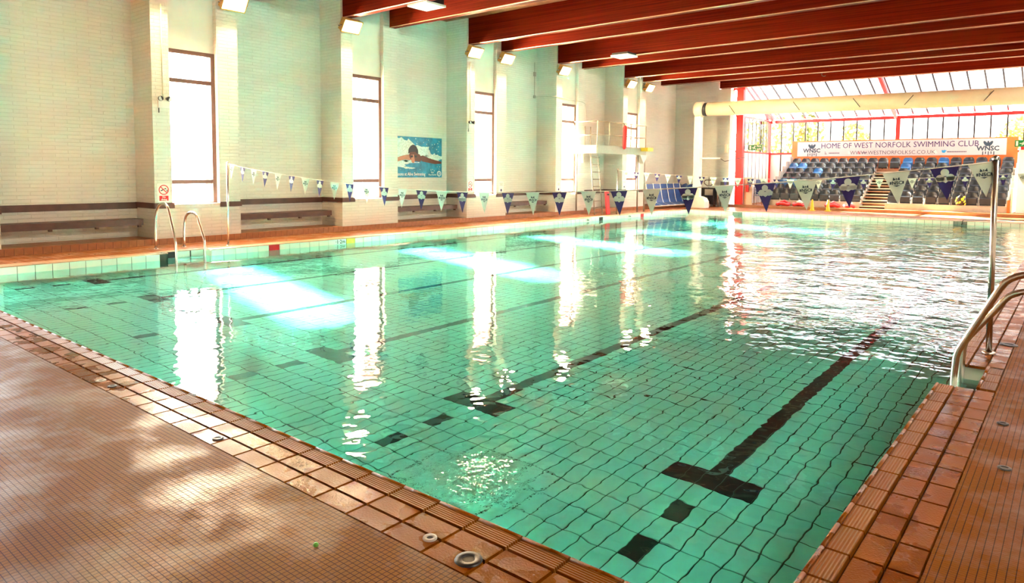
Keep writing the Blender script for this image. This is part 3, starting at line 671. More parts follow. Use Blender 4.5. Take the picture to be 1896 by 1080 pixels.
for x, w, m in ((-3.05, .10, 'inkgrey'), (-1.95, .16, 'mint'), (-1.52, .13, 'signred'), (1.60, .26, 'mint')):
    b = MB()
    for q in range(3): b.box(x-w/2, x+w/2-.03*q, -.009, -.006, .10+.05*q, .125+.05*q)
    b.build('sponsor_mark', m, ban)
for x, w in ((-2.68, .45), (-1.30, .24), (2.45, .70)):
    b = MB(); a = x-w/2
    while a < x+w/2: b.box(a, a+.035, -.009, -.006, .13, .18); a += .05
    b.build('sponsor_lettering', 'inkgrey', ban)
MB().prism([(-.09, .0), (-.05, -.05), (.03, -.05), (.08, .02), (.11, .06), (.05, .07), (.02, .09), (-.02, .06), (-.09, .09)], (1.98, -.006, .16), (1, 0, 0), (0, 0, 1), (0, -.003, 0)).build('bird_mark', 'twit', ban)
# ---------------------------------------------------------------- flag lines
def pennant_mesh(kind):
    w, h = .115, .30
    return MB().prism([(-w, 0), (w, 0), (0, -h)], (0, -.001, 0), (1, 0, 0), (0, 0, 1), (0, .002, 0)).mesh('pennant', kind)
def disc(cx_, cz, r, n=12, wav=0): return [(cx_+(r*(1+wav*math.sin(5*t)))*math.cos(t), cz+(r*(1+wav*math.sin(5*t)))*math.sin(t)) for t in [2*math.pi*i/n for i in range(n)]]
def navy_emblem():
    b = MB()
    for yy, d in ((-.0015, -.002), (.0015, .002)):
        for c in (disc(0, -.045, .034), disc(-.040, -.095, .034), disc(.040, -.095, .034), [(-.082, -.085), (.082, -.085), (.07, -.125), (.035, -.118), (0, -.14), (-.035, -.118), (-.07, -.125)]):
            b.prism(c, (0, yy, 0), (1, 0, 0), (0, 0, 1), (0, d, 0))
    return b.mesh('emblem', 'emblem')
def mint_emblem():
    b = MB()
    for yy, d in ((-.0015, -.002), (.0015, .002)):
        for c in ([(-.025, -.045), (-.005, -.07), (-.03, -.075)], [(.025, -.045), (.03, -.075), (.005, -.07)], [(-.006, -.055), (.006, -.055), (0, -.08)]): b.prism(c, (0, yy, 0), (1, 0, 0), (0, 0, 1), (0, d, 0))
        for x in (-.05, .055): b.prism([(x-.007, -.086), (x+.007, -.086), (x+.005, -.11), (x-.008, -.112)], (0, yy, 0), (1, 0, 0), (0, 0, 1), (0, d, 0))
        b.prism([(-.03, -.122), (.03, -.122), (.0, -.135)], (0, yy, 0), (1, 0, 0), (0, 0, 1), (0, d, 0))
    tm = text_mesh('NSC', .045, bold=.001, ext=.0006); off = len(b.v)
    for v in tm.vertices: b.v.append((v.co.x+.004, -.0045-v.co.z, v.co.y-.10))
    for p_ in tm.polygons: b.f.append(tuple(off+i for i in p_.vertices)); b.m.append(0); b.sm.append(False)
    return b.mesh('emblem', 'inkgreen')
pm = {'navy': pennant_mesh('navy'), 'mint': pennant_mesh('mint')}; em = {'navy': navy_emblem(), 'mint': mint_emblem()}
def flag_line(y, xs, zf, x0, x1, first, label):
    t = thing('flag_line', label, 'flags', ((x0+x1)/2, y, 1.2))
    ox = (x0+x1)/2
    n = 40; MB().tube([(x0+(x1-x0)*i/n-ox, 0, zf(x0+(x1-x0)*i/n)-1.2) for i in range(n+1)], .006, 6).build('rope', 'rope', t)
    for i, x in enumerate(xs):
        k = ('navy', 'mint')[(i+first) % 2]; sl = (zf(x+.05)-zf(x-.05))/.1
        o = obj('pennant', pm[k], t, (x-ox, 0, zf(x)-1.2-.003), (random.uniform(-.05, .05), -math.atan(sl)*.9, random.uniform(-.10, .10))); obj('emblem', em[k], o)
    return t
def near_z(x):
    k = [(-12.887, 1.707), (-12.306, 1.63), (-11.472, 1.547), (-10.556, 1.471), (-9.7, 1.402), (-8.838, 1.349), (-7.955, 1.311), (-7.067, 1.282), (-6.208, 1.273), (-5.336, 1.286), (-4.467, 1.314), (-3.579, 1.352), (-2.683, 1.405), (-1.815, 1.468), (-1.002, 1.544), (-.193, 1.64), (.19, 1.69)]
    if x <= k[0][0]: return k[0][1]
    for (a, b), (c, d) in zip(k[:-1], k[1:]):
        if x <= c: return b+(d-b)*(x-a)/(c-a)
    return k[-1][1]
flag_line(5.08, [-12.72, -12.30, -11.88, -11.46, -11.02, -10.57, -10.13, -9.69, -9.27, -8.84, -8.40, -7.95, -7.51, -7.07, -6.63, -6.21, -5.78, -5.34, -4.91, -4.47, -4.02, -3.58, -3.14, -2.68, -2.25, -1.81, -1.40, -1.00, -.58, -.19, .10], near_z, -12.887, .19, 1, 'near row of navy and mint pennants strung across the pool')
def far_z(x): s = (x+6.4)/6.6; return 1.40+.28*s*s
flag_line(20.6, [-12.5+.43*i for i in range(29)], far_z, -12.87, .2, 1, 'far row of small navy and mint pennants across the pool')
def pole(x, y, h, lean, label, r=.02):
    t = thing('flag_pole', label, 'pole', (x, y, 0), group='flag poles')
    MB().tube([(0, 0, 0), (lean, 0, h)], r, 10).build('shaft', 'steel', t); MB().lathe([(r*2.2, 0), (r*2.2, .01), (r*1.1, .015)], (0, 0, 0), 14).build('base_flange', 'steel', t)
    MB().lathe([(r*1.2, -.015), (r*1.25, .01), (.001, .025)], (lean, 0, h), 10).build('cap', 'steel', t)
pole(-12.93, 5.08, 1.72, .04, 'slim steel flag pole beside the left pool ladder')
pole(.216, 5.08, 1.72, -.025, 'tall steel flag pole rising behind the right pool ladder', .024)
pole(-12.9, 20.6, 1.72, .03, 'thin flag pole beneath the diving stage')
# ---------------------------------------------------------------- ladders
def ladder_rail(t, y, top, sgn, mat='steel'):
    # sgn -1: deck to the left of the water
    P = [(0, -.75), (0, .16)]
    pts = [(.0, -1.0), (.0, .16), (.03, .24), (.22, top*.74), (.29, top*.92), (.40, top*.99), (.52, top), (.66, top*.97), (.78, top*.86), (.84, top*.6), (.86, 0)]
    # smooth
    sm = []
    for i in range(len(pts)-1):
        a, b = Vector(pts[i]), Vector(pts[i+1])
        for k in range(3): sm.append(a.lerp(b, k/3))
    sm.append(Vector(pts[-1]))
    for _ in range(2): sm = [sm[0]]+[(sm[i-1]+2*sm[i]+sm[i+1])/4 for i in range(1, len(sm)-1)]+[sm[-1]]
    MB().tube([(sgn*p[0], y, p[1]) for p in sm], .025, 10).build('handrail', mat, t)
    MB().lathe([(.05, 0), (.05, .008), (.024, .014)], (sgn*.86, y, 0), 16).build('foot_flange', mat, t)
def ladder(x, y0, y1, tops, sgn, label):
    t = thing('pool_ladder', label, 'ladder', (x, (y0+y1)/2, 0))
    for y, tp in zip((y0, y1), tops): ladder_rail(t, y-(y0+y1)/2, tp, sgn)
    for z in (-.19, -.45, -.70): MB().box(-.05, .05, y0-(y0+y1)/2, y1-(y0+y1)/2, z-.02, z).build('tread', 'steel', t)
ladder(-12.49, 3.80, 4.36, (.92, .72), -1, 'steel ladder with two hooped rails at the left pool edge')
ladder(.085, 3.98, 4.40, (.86, .68), 1, 'steel ladder with curved handrails at the right pool edge')
# ---------------------------------------------------------------- signs on the left wall
def no_diving(y, z, s, label):
    t = thing('no_diving_sign', label, 'sign', (XF, y, z), group='no diving signs')
    MB().box(0, .006, -.14*s, .14*s, -.21*s, .21*s).build('plate', 'signwhite', t)
    def ring(r0, r1, n=24):
        b = MB()
        for i in range(n):
            a, c = 2*math.pi*i/n, 2*math.pi*(i+1)/n
            b.add([(.008, r0*math.cos(a), r0*math.sin(a)), (.008, r1*math.cos(a), r1*math.sin(a)), (.008, r1*math.cos(c), r1*math.sin(c)), (.008, r0*math.cos(c), r0*math.sin(c))], [(0, 1, 2, 3)])
        return b
    o = ring(.092*s, .112*s).build('red_ring', 'signred', t); o.location = (0, 0, .07*s)
    MB().obox((.007, 0, .07*s), (.001, 0, 0), (0, .07*s, -.07*s), (0, .007*s, .007*s)).build('red_bar', 'signred', t)
    MB().obox((.0065, -.03*s, .065*s), (.001, 0, 0), (0, .035*s, .015*s), (0, -.004*s, .01*s)).obox((.0065, .035*s, .095*s), (.001, 0, 0), (0, .02*s, .004*s), (0, -.002*s, .01*s)).box(.006, .0075, .065*s, .082*s, .03*s, .075*s).build('diver_pictogram', 'black', t)
    MB().box(.006, .009, -.10*s, .10*s, -.175*s, -.065*s).build('red_panel', 'signred', t)
    lettering('words', 'No\ndiving', .055*s, 'signwhite', t, (.0105, 0, -.12*s), 'x', bold=.001)
no_diving(4.31, 1.085, .93, 'red and white no diving sign by the first window')
no_diving(13.72, 1.12, .85, 'red and white no diving sign by the third window')
def notice(y, z, label):
    t = thing('wall_notice', label, 'notice', (XF, y, z), group='white notices')
    MB().box(0, .005, -.12, .12, -.19, .19).build('sheet', 'signwhite', t); b = MB()
    for q, w in enumerate((.09, .07, .08)): b.box(.005, .0065, -w, w, .12-.035*q, .135-.035*q)
    b.build('print_lines', 'grey', t); MB().prism([(-.045, -.1), (0, -.05), (.045, -.1), (.03, -.115), (.03, -.145), (-.03, -.145), (-.03, -.115)], (.005, 0, 0), (0, 1, 0), (0, 0, 1), (.0015, 0, 0)).build('dark_emblem', 'navy', t)
notice(15.22, 1.08, 'white notice with dark emblem right of the third window'); notice(18.48, 1.06, 'white notice with dark emblem left of the fourth window'); notice(23.2, 1.10, 'white notice with dark emblem behind the diving stage')
# emergency lights with conduit
def twin_light(y, z, label):
    t = thing('emergency_light', label, 'lamp', (XF, y, z), group='twin emergency lamps')
    MB().box(0, .06, -.11, .11, -.20, -.04).build('battery_box', 'white', t)
    for s in (-1, 1):
        o = MB().tube([(.03, s*.07, .0), (.10, s*.085, -.01), (.13, s*.09, -.012)], [.03, .05, .052], 12).build('lamp_head', 'darkmetal', t)
        MB().lathe([(.0001, 0), (.046, 0)], (0, 0, 0), 12).build('lens', 'glasslamp', o); o.children[0].location = (.132, s*.09, -.012); o.children[0].rotation_euler = (0, math.pi/2, 0)
    MB().tube([(.02, 0, -.04), (.02, 0, 4.98-z)], .012, 6).build('conduit', 'offwhite', t)
    MB().tube([(.02, -.09, -.2), (.02, -.09, -.30)], .01, 6).build('cable_tail', 'darkmetal', t)
twin_light(4.34, 3.05, 'twin-headed emergency lamp left of the first window'); twin_light(13.70, 3.12, 'twin-headed emergency lamp left of the third window')
t = thing('wall_conduit', 'thin grey conduit running down and across beyond the third window', 'pipe', (XB, 18.0, 0))
MB().tube([(.02, .12, 5.6), (.02, .12, 4.35), (.9, .2, 4.32), (.92, 1.95, 4.25), (.92, 2.15, 4.2), (.92, 2.2, 3.6)], .012, 6).build('pipe', 'grey', t); MB().box(0, .05, .07, .17, 5.1, 5.25).build('junction_box', 'grey', t); MB().box(0, .05, .07, .17, 4.3, 4.4).build('junction_box', 'grey', t)
tag(MB().box(XB, XB+.06, 15.50, 15.58, 1.98, 2.12).build('wall_switch', 'black'), 'small black switch on the wall right of the third window', 'switch')
# poster
po = thing('swimmer_poster', 'large blue poster of a butterfly swimmer on the white wall', 'poster', (XB, 12.33, 1.39))
Wd, Hd = 1.02, 1.23
MB().box(0, .012, -Wd, Wd, 0, Hd).build('board', 'pblue', po)
def blob(pts, m, name, lay): MB().prism(pts, (.012+.0008*lay, 0, 0), (0, 1, 0), (0, 0, 1), (.0008, 0, 0)).build(name, m, po)
def rag(cx_, cz, rx, rz, n=26, a=.28):
    random.seed(int(1000*(cx_+5)+cz*77)); return [(cx_+rx*(1+random.uniform(-a, a))*math.cos(2*math.pi*i/n), cz+rz*(1+random.uniform(-a, a))*math.sin(2*math.pi*i/n)) for i in range(n)]
blob([(max(-Wd, min(Wd, a)), min(Hd-.01, b)) for a, b in rag(-.60, .86, .42, .34)], 'pfoam', 'splash', 0); blob(rag(.10, .78, .42, .22), 'pfoam', 'splash', 0); blob([(min(Wd, a), b) for a, b in rag(.66, .60, .36, .13)], 'pfoam', 'splash', 0); blob([(max(-Wd, a), b) for a, b in rag(-.45, .40, .52, .12)], 'pfoam', 'splash', 0)
blob([(-1.02, .55), (-.6, .66), (-.35, .70), (-.2, .66), (-.25, .52), (-.55, .54), (-.8, .48), (-1.02, .45)], 'skin', 'left_arm', 2)
blob([(.05, .64), (.2, .68), (.45, .60), (.75, .54), (1.0, .50), (1.0, .43), (.7, .42), (.4, .46), (.15, .50)], 'skindark', 'right_arm', 2)
blob([(-.33, .55), (-.2, .50), (.1, .48), (.18, .60), (.05, .72), (-.25, .70)], 'skindark', 'shoulders', 1)
blob(disc(-.19, .68, .17, 18), 'skindark', 'face', 3); blob([(-.29, .68), (-.17, .70), (-.13, .50), (-.19, .42), (-.27, .48)], 'skin', 'lit_cheek', 4)
blob([(-.40, .72), (-.385, .86), (-.30, .96), (-.19, 1.0), (-.07, .95), (.0, .84), (.01, .70), (-.12, .78), (-.30, .77)], 'pdark', 'swim_cap', 5); blob([(-.32, .66), (-.22, .68), (-.20, .62), (-.28, .60)], 'pdark', 'goggle', 6); blob([(-.15, .67), (-.05, .67), (-.06, .61), (-.14, .61)], 'pdark', 'goggle', 6)
blob([(-.25, .42), (-.12, .43), (-.14, .36), (-.22, .36)], 'pdark', 'mouth', 6); blob(rag(.0, .36, .5, .07), 'pblue', 'bow_wave', 7)
sd = MB(); random.seed(5)
for k in range(70):
    sd.prism(disc(random.uniform(-.95, .95), random.uniform(.72, 1.18) if k % 3 else random.uniform(.2, .34), random.uniform(.006, .02), 6), (.0135, 0, 0), (0, 1, 0), (0, 0, 1), (.0006, 0, 0))
sd.build('spray', 'pfoam', po)
lettering('slogan', 'Lessons at Alive Swimming', .135, 'signwhite', po, (.024, -.33, .10), 'x', bold=.002, sx=.85)
lettering('corner_words', 'Alive\nWest Norfolk', .075, 'signwhite', po, (.024, .60, .12), 'x', sx=.8)
ringo = MB()
for i in range(16):
    a, c = 2*math.pi*i/16, 2*math.pi*(i+1)/16; ringo.add([(.022, .89+.06*math.cos(a), .12+.06*math.sin(a)), (.022, .89+.09*math.cos(a), .12+.09*math.sin(a)), (.022, .89+.09*math.cos(c), .12+.09*math.sin(c)), (.022, .89+.06*math.cos(c), .12+.06*math.sin(c))], [(0, 1, 2, 3)])
ringo.build('round_logo', 'signwhite', po); lettering('logo_mark', '3', .10, 'signwhite', po, (.024, .89, .12), 'x', bold=.003)
# ---------------------------------------------------------------- ceiling units
def vent(x, y, z, label, hgt=.5):
    t = thing('ceiling_unit', label, 'ceiling unit', (x, y, z))
    MB().box(-.3, .3, -.28, .28, .05, hgt).build('casing', 'darkmetal', t); fr = MB()
    fr.box(-.33, .33, -.31, -.24, 0, .05).box(-.33, .33, .24, .31, 0, .05).box(-.33, -.26, -.24, .24, 0, .05).box(.26, .33, -.24, .24, 0, .05); fr.build('frame', 'white', t)
    for q in range(8): MB().box(-.26, .26, -.22+.06*q, -.19+.06*q, .01, .04).build('louvre', 'white', t)
vent(-11.4, 9.3, 5.45, 'white louvred unit under dark casing between near beams'); vent(-11.15, 18.0, 5.40, 'white louvred unit between the middle roof beams', .12)
# ---------------------------------------------------------------- duct on post
dt = thing('air_duct', 'long cream round air duct on a post across the far end', 'duct', (-13.0, 27.9, 0))
MB().tube([(.45, 0, 4.49), (XR+12.9, 0, 4.33)], .31, 24).build('tube', 'duct', dt)
MB().tube([(-.18, 0, 4.50), (-.10, 0, 4.50), (.22, 0, 4.50), (.30, 0, 4.49)], [.26, .35, .35, .28], 24).build('end_housing', 'offwhite', dt); MB().tube([(.24, 0, 4.49), (.46, 0, 4.49)], .30, 24).build('collar', 'darkmetal', dt)
MB().box(-.14, .16, -.14, .14, 0, 4.2).build('post', 'white', dt)
MB().prism([(-.42, 0), (.5, 0), (.5, .28), (.40, .45), (.2, .52), (-.16, .52), (-.34, .42), (-.42, .28)], (0, -.24, 0), (1, 0, 0), (0, 0, 1), (0, .48, 0)).build('base_shroud', 'white', dt)
for x, s in ((1.55, -1), (4.3, -1), (6.6, -1), (8.7, 1), (11.2, 1)):
    MB().tube([(x, -.29, 4.58), (x-.28*s, -.34, 4.22)], .014, 6).build('jet_nozzle', 'darkmetal', dt)
MB().box(.16, 1.1, -.03, .03, 2.24, 2.30).build('side_arm', 'white', dt); MB().tube([(1.1, 0, 2.25), (1.3, 0, 2.12), (1.7, 0, 2.22), (2.0, .5, 2.3)], .015, 6).build('cable', 'black', dt)
# ---------------------------------------------------------------- diving stage
dv = thing('diving_stage', 'white steel diving stage with railings and ladder on the left', 'diving platform', (-13.5, 21.7, 0))
X0, X1, Y0, Y1, ZP = -.55, .45, -2.3, 1.35, 2.35     # local
MB().box(X0, X1, Y0, Y1, ZP, ZP+.10).build('platform', 'stage', dv); MB().box(X1, X1+.03, Y0, Y1, ZP-.06, ZP+.24).build('front_fascia', 'stage', dv); MB().box(X0, X1, Y0-.03, Y0, ZP-.06, ZP+.24).build('side_fascia', 'stage', dv)
MB().box(X1-.6, X1+.35, Y1-.45, Y1, ZP+.1, ZP+.24).build('board_end', 'yellow', dv); MB().prism([(-.30, 0), (.30, 0), (0, -.35)], (X1+.05, Y1-.22, ZP-.05), (0, 1, 0), (0, 0, 1), (-.2, 0, 0)).build('board_bracket', 'white', dv)
for yy in (Y1-.55, Y1-.0): MB().tube([(X1-.03, yy, 0), (X1-.03, yy, ZP)], .03, 10).build('leg', 'stagerail', dv)
for yy in (Y0+.1,): MB().tube([(X0+.05, yy, 0+STEP), (X0+.05, yy, ZP)], .03, 10).build('leg', 'stagerail', dv)
for z in (.62, 1.12):
    MB().tube([(X1, Y0+.02, ZP+z), (X1, Y1, ZP+z+.02), (X0, Y1, ZP+z+.02)], .018, 8).build('rail', 'stagerail', dv); MB().tube([(X1, Y0+.02, ZP+z), (X0, Y0+.02, ZP+z)], .018, 8).build('rail', 'stagerail', dv)
for yy in (Y0+.02, Y0+.85, Y0+1.9, Y0+2.45, Y1): MB().tube([(X1, yy, ZP+.1), (X1, yy, ZP+1.12)], .02, 8).build('rail_post', 'stagerail', dv)
for yy in (Y0+.02, Y0+.7, Y0+1.1, Y1): MB().tube([(X0, yy, ZP+.1), (X0, yy, ZP+1.0)], .02, 8).build('rail_post', 'stagerail', dv)
for s in (0, 1): MB().tube([(.30+.0*s, -2.15+.55*s, 0), (.10, -2.2+.5*s, ZP+.0)], .02, 8).build('ladder_stile', 'stagerail', dv)
for q in range(8): MB().tube([(.28-.022*q, -2.15, .25+.27*q), (.28-.022*q, -1.62, .25+.27*q)], .016, 8).build('ladder_rung', 'stagerail', dv)
rc = thing('rescue_tube', 'red rescue tube hanging on the diving stage railing', 'rescue tube', (-12.93, 21.15, 2.48))
MB().tube([(0, 0, 0), (0, 0, .06), (.0, .03, .45), (0, .04, .84), (0, .04, .92)], [.03, .07, .085, .08, .03], 12).build('float', 'redplastic', rc); MB().tube([(0, .04, .9), (-.06, .03, 1.02), (-.1, .02, .98)], .008, 6).build('strap', 'black', rc)
rb = thing('red_float_board', 'red board leaning beside the diving stage ladder', 'board', (-13.15, 20.35, 0))
MB().obox((0, 0, .45), (.025, 0, 0), (0, .12, 0), (-.04, 0, .45)).build('board', 'redplastic', rb); MB().obox((.03, 0, .75), (.004, 0, 0), (0, .06, 0), (0, 0, .03)).build('grip', 'black', rb)
tag(MB().tube([(XF+.02, 19.98, 1.95), (XF+.02, 19.98, 2.3)], .07, 10).box(XF, XF+.12, 19.93, 20.05, 2.28, 2.42).build('wall_dispenser', 'offwhite'), 'small cream dispenser on the wall left of the diving stage', 'dispenser')
# ---------------------------------------------------------------- loungers, cover, trolley, chairs
def lounger(y, label):
    t = thing('sun_lounger', label, 'lounger', (-14.0, y, STEP), -.12, 'folded blue loungers')
    for s in (-.27, .27): MB().tube([(.42, s, .0), (.10, s, .10), (.02, s, .30), (-.12, s, .98)], .022, 8).build('side_frame', 'white', t)
    MB().tube([(.42, -.27, 0), (.42, .27, 0)], .02, 8).build('end_bar', 'white', t)
    b = MB(); pr = [(.40, .03), (.10, .13), (.03, .31), (-.11, .96)]
    for (a, z), (c, w) in zip(pr[:-1], pr[1:]): b.add([(a, -.25, z), (a, .25, z), (c, .25, w), (c, -.25, w), (a-.02, -.25, z), (a-.02, .25, z), (c-.02, .25, w), (c-.02, -.25, w)], [(0, 1, 2, 3), (7, 6, 5, 4), (0, 4, 5, 1), (3, 2, 6, 7), (0, 3, 7, 4), (1, 5, 6, 2)])
    b.build('sling', 'blue', t)
for i, lab in enumerate(('leftmost folded blue lounger against the far left wall', 'second folded blue lounger from the left at far wall', 'third folded blue lounger from the left at far wall', 'fourth folded blue lounger from the left at far wall', 'folded blue lounger nearest the rolled blue cover')): lounger(25.4+.66*i, lab)
cv = thing('pool_cover', 'bulky rolled blue cover behind the duct post', 'cover', (-13.95, 29.0, STEP))
b = MB(); n = 18; prof = [(.0, .42), (.1, .55), (.5, .58), (.9, .55), (1.0, .40)]
for i in range(12):
    x = -.55+1.1*i/11; rr = .40+.05*math.sin(i*2.1)
    for k in range(n): a = 2*math.pi*k/n; b.v.append((x, rr*math.cos(a)*(1+.06*math.sin(3*a+i)), .47+rr*1.12*math.sin(a)*(1+.05*math.sin(4*a+i*.7))))
for i in range(11):
    for k in range(n): b.f.append((i*n+k, i*n+(k+1) % n, (i+1)*n+(k+1) % n, (i+1)*n+k)); b.m.append(0); b.sm.append(True)
for e in (0, 11): b.f.append(tuple(e*n+k for k in range(n))); b.m.append(0); b.sm.append(False)
b.build('roll', 'blue', cv); MB().tube([(.3, -.45*math.cos(a), .47+.5*math.sin(a)) for a in [i*2*math.pi/16 for i in range(17)]], .015, 6).build('strap', 'navy', cv)
tr = thing('equipment_trolley', 'black wheeled trolley with a hoop reel right of duct post', 'trolley', (-12.9, 29.0, 0))
MB().box(-.38, .38, -.22, .22, .84, .90).build('top_tray', 'black', tr)
for sx in (-.3, .3): MB().box(sx-.02, sx+.02, -.18, .18, .1, .84).build('leg_frame', 'darkmetal', tr)
MB().box(-.30, .34, -.15, .15, .12, .55).build('dark_crate', 'black', tr)
for sx in (-.12, .1):
    w = MB().tube([(sx, -.27, .09), (sx, -.21, .09)], .085, 16).build('wheel', 'white', tr); MB().tube([(sx, -.285, .09), (sx, -.265, .09)], .03, 10).build('hub', 'black', w)
hp = MB(); pts = []
for i in range(25):
    a = 2*math.pi*i/24; pts.append((.24*math.sin(a)*(1-.0*math.cos(a)), 0, 1.12+.14*math.cos(a)-.06*abs(math.sin(a))*0+.05*abs(math.sin(a))))
hp.tube(pts, .02, 8).tube([(0, 0, .9), (0, 0, 1.42)], .018, 8).tube([(-.07, 0, 1.42), (.07, 0, 1.42)], .014, 8); hp.build('hoop_reel', 'brown', tr)
def make_chair(mat):
    t = thing('stacking_chair', '', 'chair', (0, 0, 0), group='stacked chairs')
    b = MB(); b.obox((0, 0, .44), (.20, 0, 0), (0, .19, -.01), (0, 0, .012)); b.build('seat', mat, t)
    MB().obox((0, .20, .66), (.20, 0, 0), (0, .012, 0), (0, .03, .16)).build('backrest', mat, t)
    for sx in (-.18, .18):
        for y0, y1 in ((-.17, -.21), (.18, .24)): MB().tube([(sx, y0, .43), (sx, y1, 0)], .012, 6).build('leg', 'steel', t)
    return t
def stack(x, y, n, mat, dz, where, z0=STEP-.02):
    pr = make_chair(mat)
    for k in range(n):
        o = pr if k == 0 else copy_tree(pr); o.location = (x, y-.012*k, z0+dz*k); o.rotation_euler = (0, 0, .1)
        o['label'] = ('bottom' if k == 0 else 'top' if k == n-1 else ORD[k])+(' chair' if k in (0, n-1) else ' chair from the bottom')+' of the black chair stack '+where
stack(-12.22, 29.12, 6, 'black', .075, 'left of the red column', 0); stack(-11.0, 30.38, 6, 'blue', .075, 'right of the red column')
ex = thing('fire_extinguisher', 'red fire extinguisher on cream panel right of red column', 'extinguisher', (-11.47, 30.124, .72))
MB().lathe([(.0001, 0), (.07, .0), (.075, .03), (.075, .33), (.05, .40), (.02, .42)], (0, 0, 0), 16).build('cylinder', 'redplastic', ex); MB().tube([(0, 0, .42), (0, 0, .48), (.05, -.02, .50)], .015, 6).build('valve', 'black', ex); MB().tube([(.03, -.03, .46), (.09, -.05, .3), (.085, -.04, .08)], .012, 6).build('hose', 'black', ex)
tag(MB().box(-11.68, -11.28, 30.2, 30.25, STEP-.02, 1.4).box(-11.68, -11.28, 30.18, 30.2, STEP-.02, STEP+.05).build('cream_panel', 'offwhite'), 'cream screen panel behind the fire extinguisher', 'panel')
# exit signs
def exit_sign(x, y, z, w, label, arm=False):
    t = thing('fire_exit_sign', label, 'sign', (x, y, z), group='green exit signs')
    MB().box(-w/2, w/2, 0, .03, -.13, .13).build('plate', 'signgreen', t)
    lettering('words', 'Fire\nexit', .13, 'signwhite', t, (w/2-.14, -.004, .0), 'y', bold=.002)
    b = MB().box(-w/2+.04, -w/2+.11, -.004, 0, -.09, .09).box(-w/2+.16, -w/2+.30, -.004, 0, -.012, .012); b.build('door_and_arrow', 'signwhite', t)
    if arm: MB().box(-.58, -w/2, .005, .025, .03, .05).box(-.58, -w/2, .005, .025, -.05, -.03).build('side_bracket', 'darkmetal', t)
    MB().prism(disc(-.02, .075, .02, 8), (0, 0, 0), (1, 0, 0), (0, 0, 1), (0, -.004, 0)).obox((-.04, -.002, .02), (.012, 0, .04), (0, .002, 0), (.02, 0, -.006)).obox((-.01, -.002, -.05), (.035, 0, -.03), (0, .002, 0), (.008, 0, .009)).obox((-.075, -.002, -.04), (-.03, 0, -.03), (0, .002, 0), (.008, 0, -.008)).obox((-.035, -.002, .035), (.05, 0, .012), (0, .002, 0), (.002, 0, -.008)).build('running_figure', 'signwhite', t)
exit_sign(-11.12, 30.02, 2.80, .62, 'green fire exit sign hanging right of the red column', True); exit_sign(-1.02, 31.21, 2.83, .66, 'green fire exit sign at the right edge beyond the banner')
tag(MB().box(-12.35, -12.2, YF-.20, YF-.125, 2.55, 2.95).tube([(-12.2, YF-.16, 2.75), (-11.95, YF-.1, 2.7)], .015, 6).build('wall_speaker', 'offwhite'), 'cream speaker box on the white pier left of red column', 'speaker')
struct('trim_2', MB().box(-1.15, XR, 31.2, 31.3, 2.58, 2.70), 'red'); struct('door_1', MB().box(-1.2, -.2, 31.25, 31.3, STEP-.02, 2.58), 'white', 'white exit door panel at the right edge')
# ---------------------------------------------------------------- cones, toys, bag, hose
def cone(x, y, label):
    t = thing('training_cone', label, 'cone', (x, y, 0), group='yellow cones')
    MB().box(-.11, .11, -.11, .11, 0, .03).build('base', 'yellow', t); MB().lathe([(.085, .03), (.03, .48), (.026, .485), (.0001, .485)], (0, 0, 0), 16).build('body', 'yellow', t)
cone(-8.22, 29.1, 'left of two yellow cones on the far pool edge'); cone(-7.58, 29.1, 'right of two yellow cones on the far pool edge')
tl = [(-9.85, 30.3, .26, 'red inflatable toy lying left of the yellow cones'), (-9.15, 30.25, .2, 'pink float toy between left red toy and the cones'), (-7.72, 30.3, .26, 'crumpled red toy heap just right of the cones'), (-7.02, 30.25, .2, 'red and white toy beside the stand steps')]
for i, (x, y, s, lab) in enumerate(tl):
    t = thing('pool_toy', lab, 'toy', (x, y, STEP), .3*i, 'pool toys')
    ring_ = [(s*math.cos(a), .7*s*math.sin(a), .07+.03*math.sin(3*a)) for a in [2*math.pi*k/18 for k in range(19)]]
    MB().tube(ring_, .07, 10).build('ring', 'redplastic', t); MB().tube([(-.1, -.1, .14), (.05, .0, .20), (.16, .05, .14)], [.05, .08, .05], 10).build('head', 'redplastic' if i % 2 == 0 else 'mint', t); MB().tube([(.0, .1, .16), (.1, .16, .2)], .03, 8).build('handle', 'signwhite', t)
bgx = thing('kit_bag', 'yellow and black patterned bag on a front row seat', 'bag', (-2.98, 30.72, .36)); bgx.scale = (1, .5, 1)
b = MB().lathe([(.0001, .0), (.16, .02), (.20, .14), (.17, .28), (.08, .38), (.03, .42)], (0, 0, 0), 16); b.build('sack', 'black', bgx)
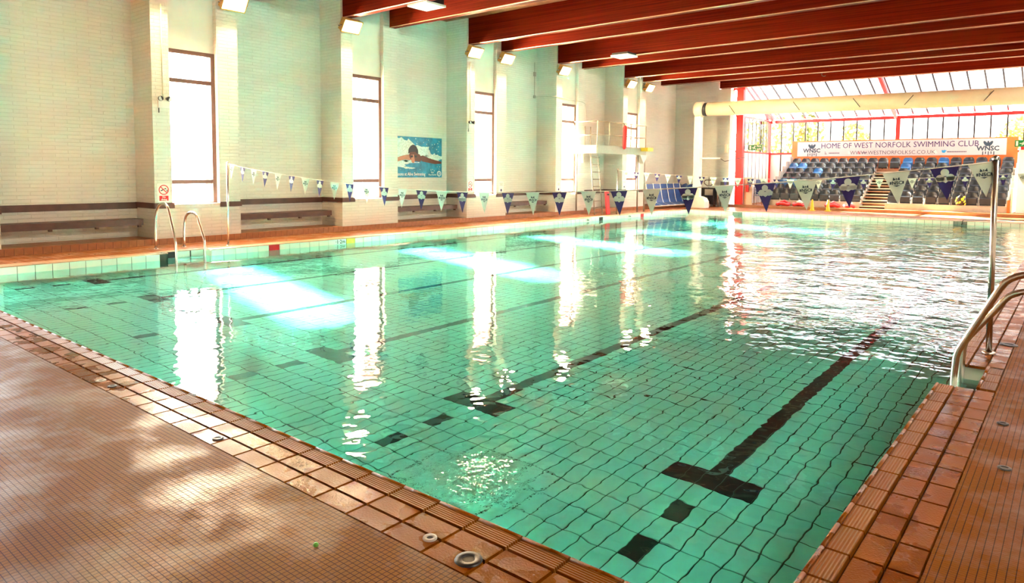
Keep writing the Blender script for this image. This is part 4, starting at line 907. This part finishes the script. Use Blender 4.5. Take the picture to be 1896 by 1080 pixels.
for k in range(9):
    a = -1.5+.9*math.cos(k*2.3)-.07; z = .06+.035*k; r = .205 if z < .2 else .19-.3*(z-.24)
    MB().obox((r*math.cos(a), r*math.sin(a), z), (.035*-math.sin(a), .035*math.cos(a), .02), (.006*math.cos(a), .006*math.sin(a), 0), (0, 0, .035)).build('yellow_patch', 'sockyellow', bgx)
hs = [(-2.37, 25.93, -.14), (-2.34, 25.95, .03), (-2.25, 26.3, .018), (-1.9, 26.9, .012), (-1.2, 27.6, .012), (-.4, 28.1, .012), (.8, 28.3, .012), (2.2, 28.4, .012)]
tag(MB().tube(hs, .014, 8).build('hose', 'black'), 'thin dark hose lying across the far right deck', 'hose')
tag(MB().box(-14.3, -13.9, 28.2, 28.5, 5.2, 5.5).build('speaker_box', 'darkmetal'), 'dark box', 'box') if False else None
# ---------------------------------------------------------------- trees outside the glazing
def tree(x, y, h, r, mat, label, seed):
    random.seed(seed); t = thing('tree', label, 'tree', (x, y, -.1), group='trees outside the glazing')
    MB().tube([(0, 0, 0), (.05, .02, h*.4), (0, 0, h*.8)], [.16, .11, .04], 8).build('trunk', 'bark', t)
    b = MB()
    for k in range(900):
        d = Vector((random.gauss(0, 1), random.gauss(0, 1), random.gauss(0, 1))).normalized()*random.random()**.4; c = Vector((d.x*r, d.y*r, h*.58+d.z*h*.42)); s = random.uniform(.09, .2)
        u = Vector((random.gauss(0, 1), random.gauss(0, 1), random.gauss(0, 1))).normalized()*s; w = u.orthogonal().normalized()*s*.55
        b.add([c-u, c+w, c+u, c-w], [(0, 1, 2, 3)])
    b.build('foliage', mat, t)
tree(-14.2, 40.0, 6.0, 1.4, 'foliage2', 'yellow leaved tree left outside the far glazing', 1); tree(-11.6, 39.5, 5.4, 1.1, 'foliage', 'dark green tree behind the left end of the banner', 2); tree(-16.0, 36.5, 5.5, 1.2, 'foliage2', 'golden tree outside the glazed side wall', 3)
tree(-9.6, 41.5, 4.8, 1.0, 'foliage2', 'thin pale tree behind the middle of the banner', 4); tree(-2.0, 41.5, 4.8, .9, 'foliage2', 'pale tree faintly seen behind the banner right end', 5)
